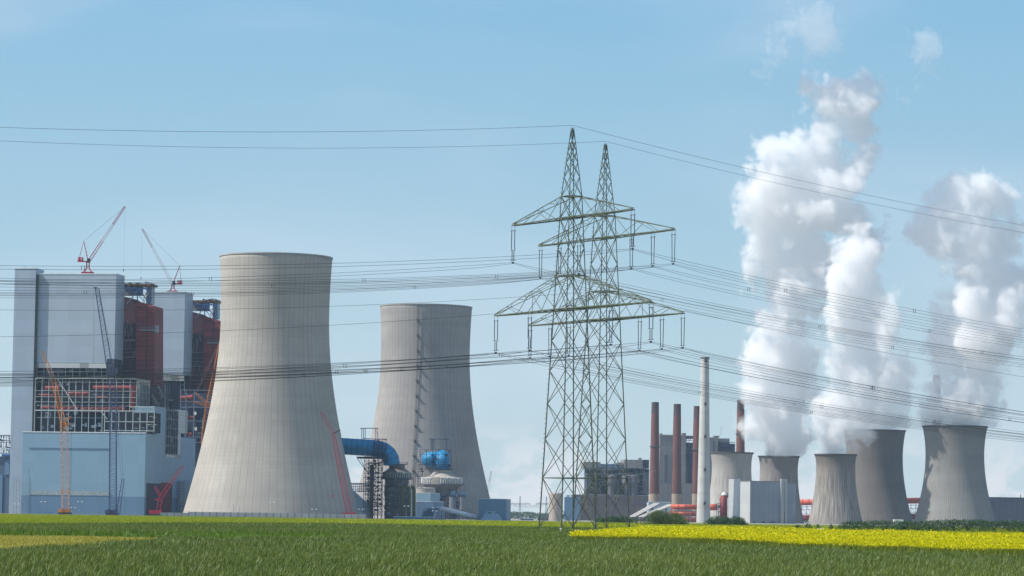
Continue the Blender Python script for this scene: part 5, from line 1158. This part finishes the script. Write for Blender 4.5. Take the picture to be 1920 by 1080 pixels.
# grey panelled hall
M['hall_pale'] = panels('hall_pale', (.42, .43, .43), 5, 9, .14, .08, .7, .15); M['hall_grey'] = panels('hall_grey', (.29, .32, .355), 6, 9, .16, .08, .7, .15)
G = Frame(1407, 2790, -17); S = G
t = thing('grey_hall', 'windowless grey panelled hall in front of the short cooling towers', 'building', base(G, 1440, 0))
u0 = G.uz(1406.8, 950, 0)[0]; u1 = G.uz(1492.5, 950, 0)[0]; um = G.uz(1466, 950, 0)[0]; z1 = G.uz(1430, 903, 0)[1]; w1 = G.wz(1385, 950, u0)[0]
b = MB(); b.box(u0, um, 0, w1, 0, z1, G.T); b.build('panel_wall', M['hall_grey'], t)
b = MB(); b.box(u0 - .25, u0 - .02, .2, w1, 0, z1 - .2, G.T); b.build('pale_side_wall', M['hall_pale'], t)  # paler skin paints sunlight onto the hall's left side
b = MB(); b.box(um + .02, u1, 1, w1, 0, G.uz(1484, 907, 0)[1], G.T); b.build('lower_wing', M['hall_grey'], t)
b = MB(); b.box(u0 - .3, um, -.3, w1, z1 + .02, z1 + .5, G.T); b.build('roof_edge', M['conc_dark'], t)
b = MB(); fbox(b, G, 1464.5, 1476.5, 898, 975, -2.2, -.02); b.build('pale_shaft', M['hall_pale'], t)
b = MB()
for i in range(20): y = 905 + i * 4; fbox(b, G, 1470.5, 1471.6, y, y + 2, -2.5, -2.22)
b.build('window_slot', M['steel_dark'], t)
b = MB()
for x, w_ in ((1447, 5), (1412, 4), (1430, 4)): fbox(b, G, x, x + w_, 978, 984, -1, -.02)
b.build('door', M['steel_dark'], t)
G2 = Frame(1375, 2760, 24); t = thing('shaft_building', 'bright white shaft at the left end of the grey panelled hall', 'building', base(G2, 1375, 0)); b = MB(); fbox(b, G2, 1366, 1381.5, 896.5, 975, 0, 9); b.build('pale_wall', flat('shaft_white', (.60, .62, .62), .8, 0, .06, .2), t)
b = MB(); fbox(b, G2, 1365.7, 1381.8, 895.8, 896.8, -.3, 9.2); b.build('roof_edge', M['conc_dark'], t)
G3 = Frame(1880, 3550, -8); S = G3
old_house('long dark slate building at the right picture edge', 1848, 2010, 934, G3, 60, panels('slate_wall', (.105, .115, .15), 8, 14, .3, .12, .8, .2), [('parapet', 'steel_dark', 1848, 2010, 933, 934.2, -.4, -.02), ('aerial', 'steel_dark', 1913.5, 1914.3, 927, 934, 4, 5)])
b = MB(); q = P(1676, 979, 1300); q1 = P(1694, 974, 1300); b.box(q.x, q1.x, 1300, 1303, 0, q1.z)
for i in range(1, 6): b.box(q.x + (q1.x - q.x) * i / 6 - .04, q.x + (q1.x - q.x) * i / 6 + .04, 1299.9, 1299.98, .2, q1.z - .1)
tag(b.build('container', M['lamp_white'], origin=(q.x, 1300, 0)), 'small white container peeking over the hedge before the brown cooling tower', 'container')
c = P(1539, 990, 700); b = MB(); k = 700 / F
b.lathe((c.x, 700, 0), [(13 * k, 0), (12.6 * k, c.z * .5), (9.5 * k, c.z * .85), (5 * k, c.z * .98), (.05, c.z)], 24); tag(b.build('tent', M['conc'], origin=(c.x, 700, 0)), 'low pale domed tent behind the yellow field', 'tent')
# ================================================================ steam
def vn3(X, Yv, Zv, s, seed):
    rr = np.random.default_rng(seed); n = 32; lat = rr.random((n, n, n)).astype(np.float32)
    def ax(a): a = a / s; i = np.floor(a).astype(np.int32); f = (a - i).astype(np.float32); return i % n, (i + 1) % n, f * f * f * (f * (f * 6 - 15) + 10)
    (x0, x1, fx), (y0, y1, fy), (z0, z1, fz) = ax(X), ax(Yv), ax(Zv)
    l = lambda a, b, c: lat[a, b, c]
    return ((l(x0, y0, z0) * (1 - fx) + l(x1, y0, z0) * fx) * (1 - fy) + (l(x0, y1, z0) * (1 - fx) + l(x1, y1, z0) * fx) * fy) * (1 - fz) + \
           ((l(x0, y0, z1) * (1 - fx) + l(x1, y0, z1) * fx) * (1 - fy) + (l(x0, y1, z1) * (1 - fx) + l(x1, y1, z1) * fx) * fy) * fz
def nets(fv, o, h):
    """surface nets: closed quad mesh of the level set fv = 0 (positive inside)"""
    s = fv > 0; nx, ny, nz = fv.shape
    cell = np.zeros((nx - 1, ny - 1, nz - 1), np.int8); acc = np.zeros((nx - 1, ny - 1, nz - 1, 3), np.float32); cnt = np.zeros((nx - 1, ny - 1, nz - 1), np.float32)
    cs = [(a, b, c) for a in (0, 1) for b in (0, 1) for c in (0, 1)]
    sl_ = lambda a, b, c: (slice(a, nx - 1 + a), slice(b, ny - 1 + b), slice(c, nz - 1 + c))
    for i, p in enumerate(cs):
        for q in cs[i + 1:]:
            if sum(abs(p[k] - q[k]) for k in range(3)) != 1: continue
            f0, f1 = fv[sl_(*p)], fv[sl_(*q)]; m = (f0 > 0) != (f1 > 0); t = np.where(m, f0 / np.where(m, f0 - f1, 1), 0)
            for k in range(3): acc[..., k] += np.where(m, p[k] + (q[k] - p[k]) * t, 0)
            cnt += m
    act = cnt > 0; idx = np.full(act.shape, -1, np.int64); ids = np.argwhere(act); idx[act] = np.arange(len(ids))
    V = (ids + acc[act] / cnt[act][:, None]) * h + np.array(o); Fs = []
    for ax in range(3):
        a1, a2 = (ax + 1) % 3, (ax + 2) % 3
        u = [slice(1, -1)] * 3; u[ax] = slice(0, -1); v = list(u); v[ax] = slice(1, None)
        A, B_ = s[tuple(u)], s[tuple(v)]; e = np.argwhere(A != B_); 
        if not len(e): continue
        flip = A[tuple(e.T)]; e = e.copy(); off = np.array([1, 1, 1]); off[ax] = 0; e = e + off
        def c(d1, d2): q = e.copy(); q[:, a1] -= d1; q[:, a2] -= d2; return idx[tuple(q.T)]
        Q = np.stack([c(1, 1), c(0, 1), c(0, 0), c(1, 0)], 1); Q[~flip] = Q[~flip][:, ::-1]; Fs.append(Q)
    return V, np.concatenate(Fs)
def meshobj(name, V, Q, mat, origin, parent=None):
    me = bpy.data.meshes.new(name); me.vertices.add(len(V)); me.vertices.foreach_set('co', (V - np.array(origin)).astype(np.float32).ravel())
    me.loops.add(Q.size); me.loops.foreach_set('vertex_index', Q.astype(np.int32).ravel()); me.polygons.add(len(Q)); me.polygons.foreach_set('loop_start', np.arange(0, Q.size, 4, dtype=np.int32))
    me.update(calc_edges=True); me.materials.append(mat); o = bpy.data.objects.new(name, me); sc.collection.objects.link(o)
    if parent is not None: o.parent = parent
    return o
def volmat(name, dens, col=(1, 1, 1), an=0.):
    m = bpy.data.materials.new(name); m.use_nodes = True; n = m.node_tree.nodes; n.clear(); o = n.new('ShaderNodeOutputMaterial'); v = n.new('ShaderNodeVolumePrincipled')
    v.inputs['Color'].default_value = (*col, 1); v.inputs['Density'].default_value = dens; v.inputs['Anisotropy'].default_value = an
    m.node_tree.links.new(v.outputs[0], o.inputs['Volume']); m.cycles.homogeneous_volume = True; return m
def plume(Y, rows, label, levels, h=1.7, amp=.55, big=34., seed=1, zmin=None, name='steam_plume', rsc=1.0, dz=.25, wisp=None, cat='steam'):
    k = Y / F; rg = np.random.default_rng(seed); bl = []
    for y, xs in rows:
        for x, r in xs:
            q = W(x, y, Y); rr = r * k * rsc * 1.14; bl.append((q.x, Y + rg.normal(0, dz) * rr, q.z, rr))
    bl = np.array(bl); mg = 1.25
    lo = (bl[:, :3] - bl[:, 3:] * mg).min(0) - 4 * h; hi = (bl[:, :3] + bl[:, 3:] * mg).max(0) + 4 * h
    if zmin: lo[2] = max(lo[2], zmin - 2 * h)
    n = np.ceil((hi - lo) / h).astype(int) + 1; g = [lo[i] + h * np.arange(n[i]) for i in range(3)]
    X, Yv, Zv = [a.astype(np.float32) for a in np.meshgrid(*g, indexing='ij')]
    X0, Y0_, Z0 = X + 5000, Yv, Zv + 100
    wx = (vn3(X0, Y0_, Z0, 26, seed + 90) - .5) * 16; wz_ = (vn3(X0, Y0_, Z0, 22, seed + 91) - .5) * 14; wx += (vn3(X0, Y0_, Z0, 9, seed + 92) - .5) * 9; wz_ += (vn3(X0, Y0_, Z0, 8, seed + 93) - .5) * 8; wx += (vn3(X0, Y0_, Z0, 4.2, seed + 94) - .5) * 4; wz_ += (vn3(X0, Y0_, Z0, 3.7, seed + 95) - .5) * 4
    f = np.full(X.shape, -9., np.float32)
    for x, y, z, r in bl:
        i0 = [max(0, int((c_ - r * 2 - lo[i]) / h)) for i, c_ in enumerate((x, y, z))]; i1 = [min(n[i], int((c_ + r * 2 - lo[i]) / h) + 2) for i, c_ in enumerate((x, y, z))]
        s_ = tuple(slice(a, b) for a, b in zip(i0, i1)); d = np.sqrt((X[s_] + wx[s_] - x) ** 2 + (Yv[s_] - y) ** 2 + (Zv[s_] + wz_[s_] - z) ** 2) / r
        v = (1 - d) * min(1.5, r / 22 + .25); f[s_] = np.logaddexp(f[s_] * 9, v * 9) / 9
    nz = 0; a = 1; tot = 0; s = big
    while s > h * 1.6: nz = nz + a * (np.abs(vn3(X0 + wx * .6, Y0_, Z0 + wz_ * .6, s, seed + int(s)) - .5) * 3.2 - .60); tot += a; a *= .80; s *= .56
    hf = np.clip((Zv - lo[2]) / (hi[2] - lo[2]), 0, 1); f = f + amp * nz / tot * 3.1 + (vn3(X0, Y0_, Z0, 30, seed + 55) - .53) * (.45 + 1.25 * hf)
    if wisp: f = f - wisp * np.clip((Zv - lo[2]) / (hi[2] - lo[2]), 0, 1)
    if zmin: f = f - .42 * np.exp(-np.maximum(Zv - zmin, 0) / 18); f[Zv < zmin] = -1
    for ax in range(3):
        for e in (0, -1): sl2 = [slice(None)] * 3; sl2[ax] = e; f[tuple(sl2)] = -1
    org = (float(bl[0, 0]), float(Y), float(zmin if zmin else bl[:, 2].min())); top = None
    for i, (iso, m) in enumerate(levels):
        if not (f > iso).any(): continue
        V, Q = nets(f - iso, lo, h); o = meshobj(name if top is None else 'dense_core', V, Q, m, org, top)
        if top is None: top = o; o.location = org; tag(o, label, cat)
    return top
LV = [(-.26, volmat('steam_veil', .004)), (-.10, volmat('steam_thin', .018)), (.05, volmat('steam_mid', .034)), (.25, volmat('steam_dense', .025))]
LD = [(-.28, volmat('steam_veil_far', .004)), (-.12, volmat('steam_thin_far', .016)), (.05, volmat('steam_mid_far', .030)), (.25, volmat('steam_dense_far', .025))]
LG = [(-.32, volmat('steam_veil_grey', .0035)), (-.20, volmat('steam_thin_grey', .007)), (.0, volmat('steam_mid_grey', .014)), (.22, volmat('steam_dense_grey', .028))]
zr = lambda x, y, Y: W(x, y, Y).z - .8
plume(3200, [(852, [(1461, 36)]), (828, [(1462, 37)]), (800, [(1455, 42), (1480, 30)]), (785, [(1412, 20), (1398, 12)]), (770, [(1440, 44), (1475, 38)]), (740, [(1432, 38), (1478, 42)]), (700, [(1435, 41), (1480, 42)]), (660, [(1437, 40), (1485, 42)]), (620, [(1445, 44), (1490, 40)]), (580, [(1470, 46), (1508, 38), (1412, 18)]), (540, [(1482, 50), (1530, 36), (1412, 22)]), (500, [(1490, 52), (1540, 44), (1412, 20)]), (460, [(1465, 48), (1530, 58), (1590, 42)]), (420, [(1440, 48), (1500, 64), (1570, 62), (1610, 30)]), (380, [(1432, 46), (1495, 62), (1560, 62), (1612, 32)]), (340, [(1465, 42), (1520, 58), (1585, 46)]), (300, [(1462, 30), (1520, 48), (1565, 48), (1617, 26)]), (260, [(1540, 44), (1590, 38)]), (220, [(1563, 42), (1612, 32)]), (185, [(1572, 38), (1615, 36), (1530, 22)]), (162, [(1590, 26), (1640, 16)])],
      'broad white steam column rising highest, from the leftmost steaming tower', LV, 1.35, .62, 38, 3, zr(1461, 855.5, 3200), wisp=.16)
plume(2950, [(850, [(1567, 38)]), (828, [(1566, 40)]), (800, [(1572, 42), (1546, 26)]), (770, [(1583, 46), (1556, 28)]), (740, [(1596, 46), (1560, 32)]), (700, [(1602, 46), (1565, 30)]), (660, [(1605, 44), (1575, 28)]), (620, [(1602, 44), (1570, 30)]), (580, [(1606, 46), (1575, 28)]), (550, [(1610, 44)]), (520, [(1610, 40), (1583, 30)]), (490, [(1602, 36)]), (462, [(1597, 28)])],
      'bright white steam column from the streaky cooling tower, in front of the broad one', LV, 1.3, .6, 30, 14, zr(1567, 852, 2950))
plume(3330, [(805, [(1650, 46)]), (780, [(1655, 48)]), (750, [(1657, 46)]), (720, [(1655, 44)]), (690, [(1655, 42)]), (660, [(1655, 38)]), (630, [(1657, 34)]), (600, [(1660, 28)]), (572, [(1655, 22)])],
      'grey shaded steam over the brown cooling tower', LG, 1.5, .6, 30, 25, zr(1640, 807, 3330), wisp=.15)
plume(3200, [(798, [(1790, 58)]), (775, [(1797, 60)]), (750, [(1812, 54)]), (720, [(1820, 52)]), (690, [(1824, 54)]), (660, [(1830, 60)]), (630, [(1840, 64), (1790, 38)]), (600, [(1852, 66), (1790, 42)]), (570, [(1852, 62), (1800, 46)]), (540, [(1832, 60), (1882, 38)]), (500, [(1820, 58), (1867, 40)]), (470, [(1815, 58), (1765, 24), (1860, 38)]), (440, [(1812, 58), (1742, 24), (1865, 36)]), (410, [(1718, 26), (1780, 48), (1840, 48), (1893, 30)]), (380, [(1800, 38), (1852, 40), (1900, 24)]), (352, [(1800, 30), (1890, 14)]), (338, [(1790, 22)])],
      'greyish white steam column rising from the rightmost wide cooling tower', LD, 1.5, .62, 36, 37, zr(1790, 799.5, 3200), wisp=.10)
LW = [(-.06, volmat('wisp_thin', .0035)), (.10, volmat('wisp_mid', .008))]
plume(3200, [(62, [(1522, 34), (1556, 24)]), (42, [(1540, 26)]), (88, [(1524, 20)]), (110, [(1512, 15)]), (132, [(1524, 15)])], 'detached steam puff near the top edge above the broad column', LW, 1.4, .75, 26, 51, name='steam_wisp')
plume(3200, [(95, [(1458, 18)]), (72, [(1468, 14)]), (115, [(1444, 16)]), (140, [(1430, 14)])], 'faint stray steam shreds left of the detached puff', LW, 1.4, .8, 22, 62, name='steam_wisp')
plume(3200, [(88, [(1730, 27)]), (110, [(1722, 22), (1748, 18)]), (138, [(1752, 18), (1718, 14)])], 'small detached steam puff near the top right', LW, 1.4, .75, 24, 73, name='steam_wisp')
plume(3200, [(190, [(1690, 18)]), (215, [(1680, 16)])], 'very faint steam shred right of the broad column top', LW, 1.4, .8, 22, 84, name='steam_wisp')
# ================================================================ haze
b = MB(); b.box(-3300, 3300, -180, 6560, -1, 640); o = b.build('haze', volmat('haze_air', 3.2e-5, (.55, .76, 1.), .2), origin=(0, 3000, -1)); o['kind'] = 'stuff'
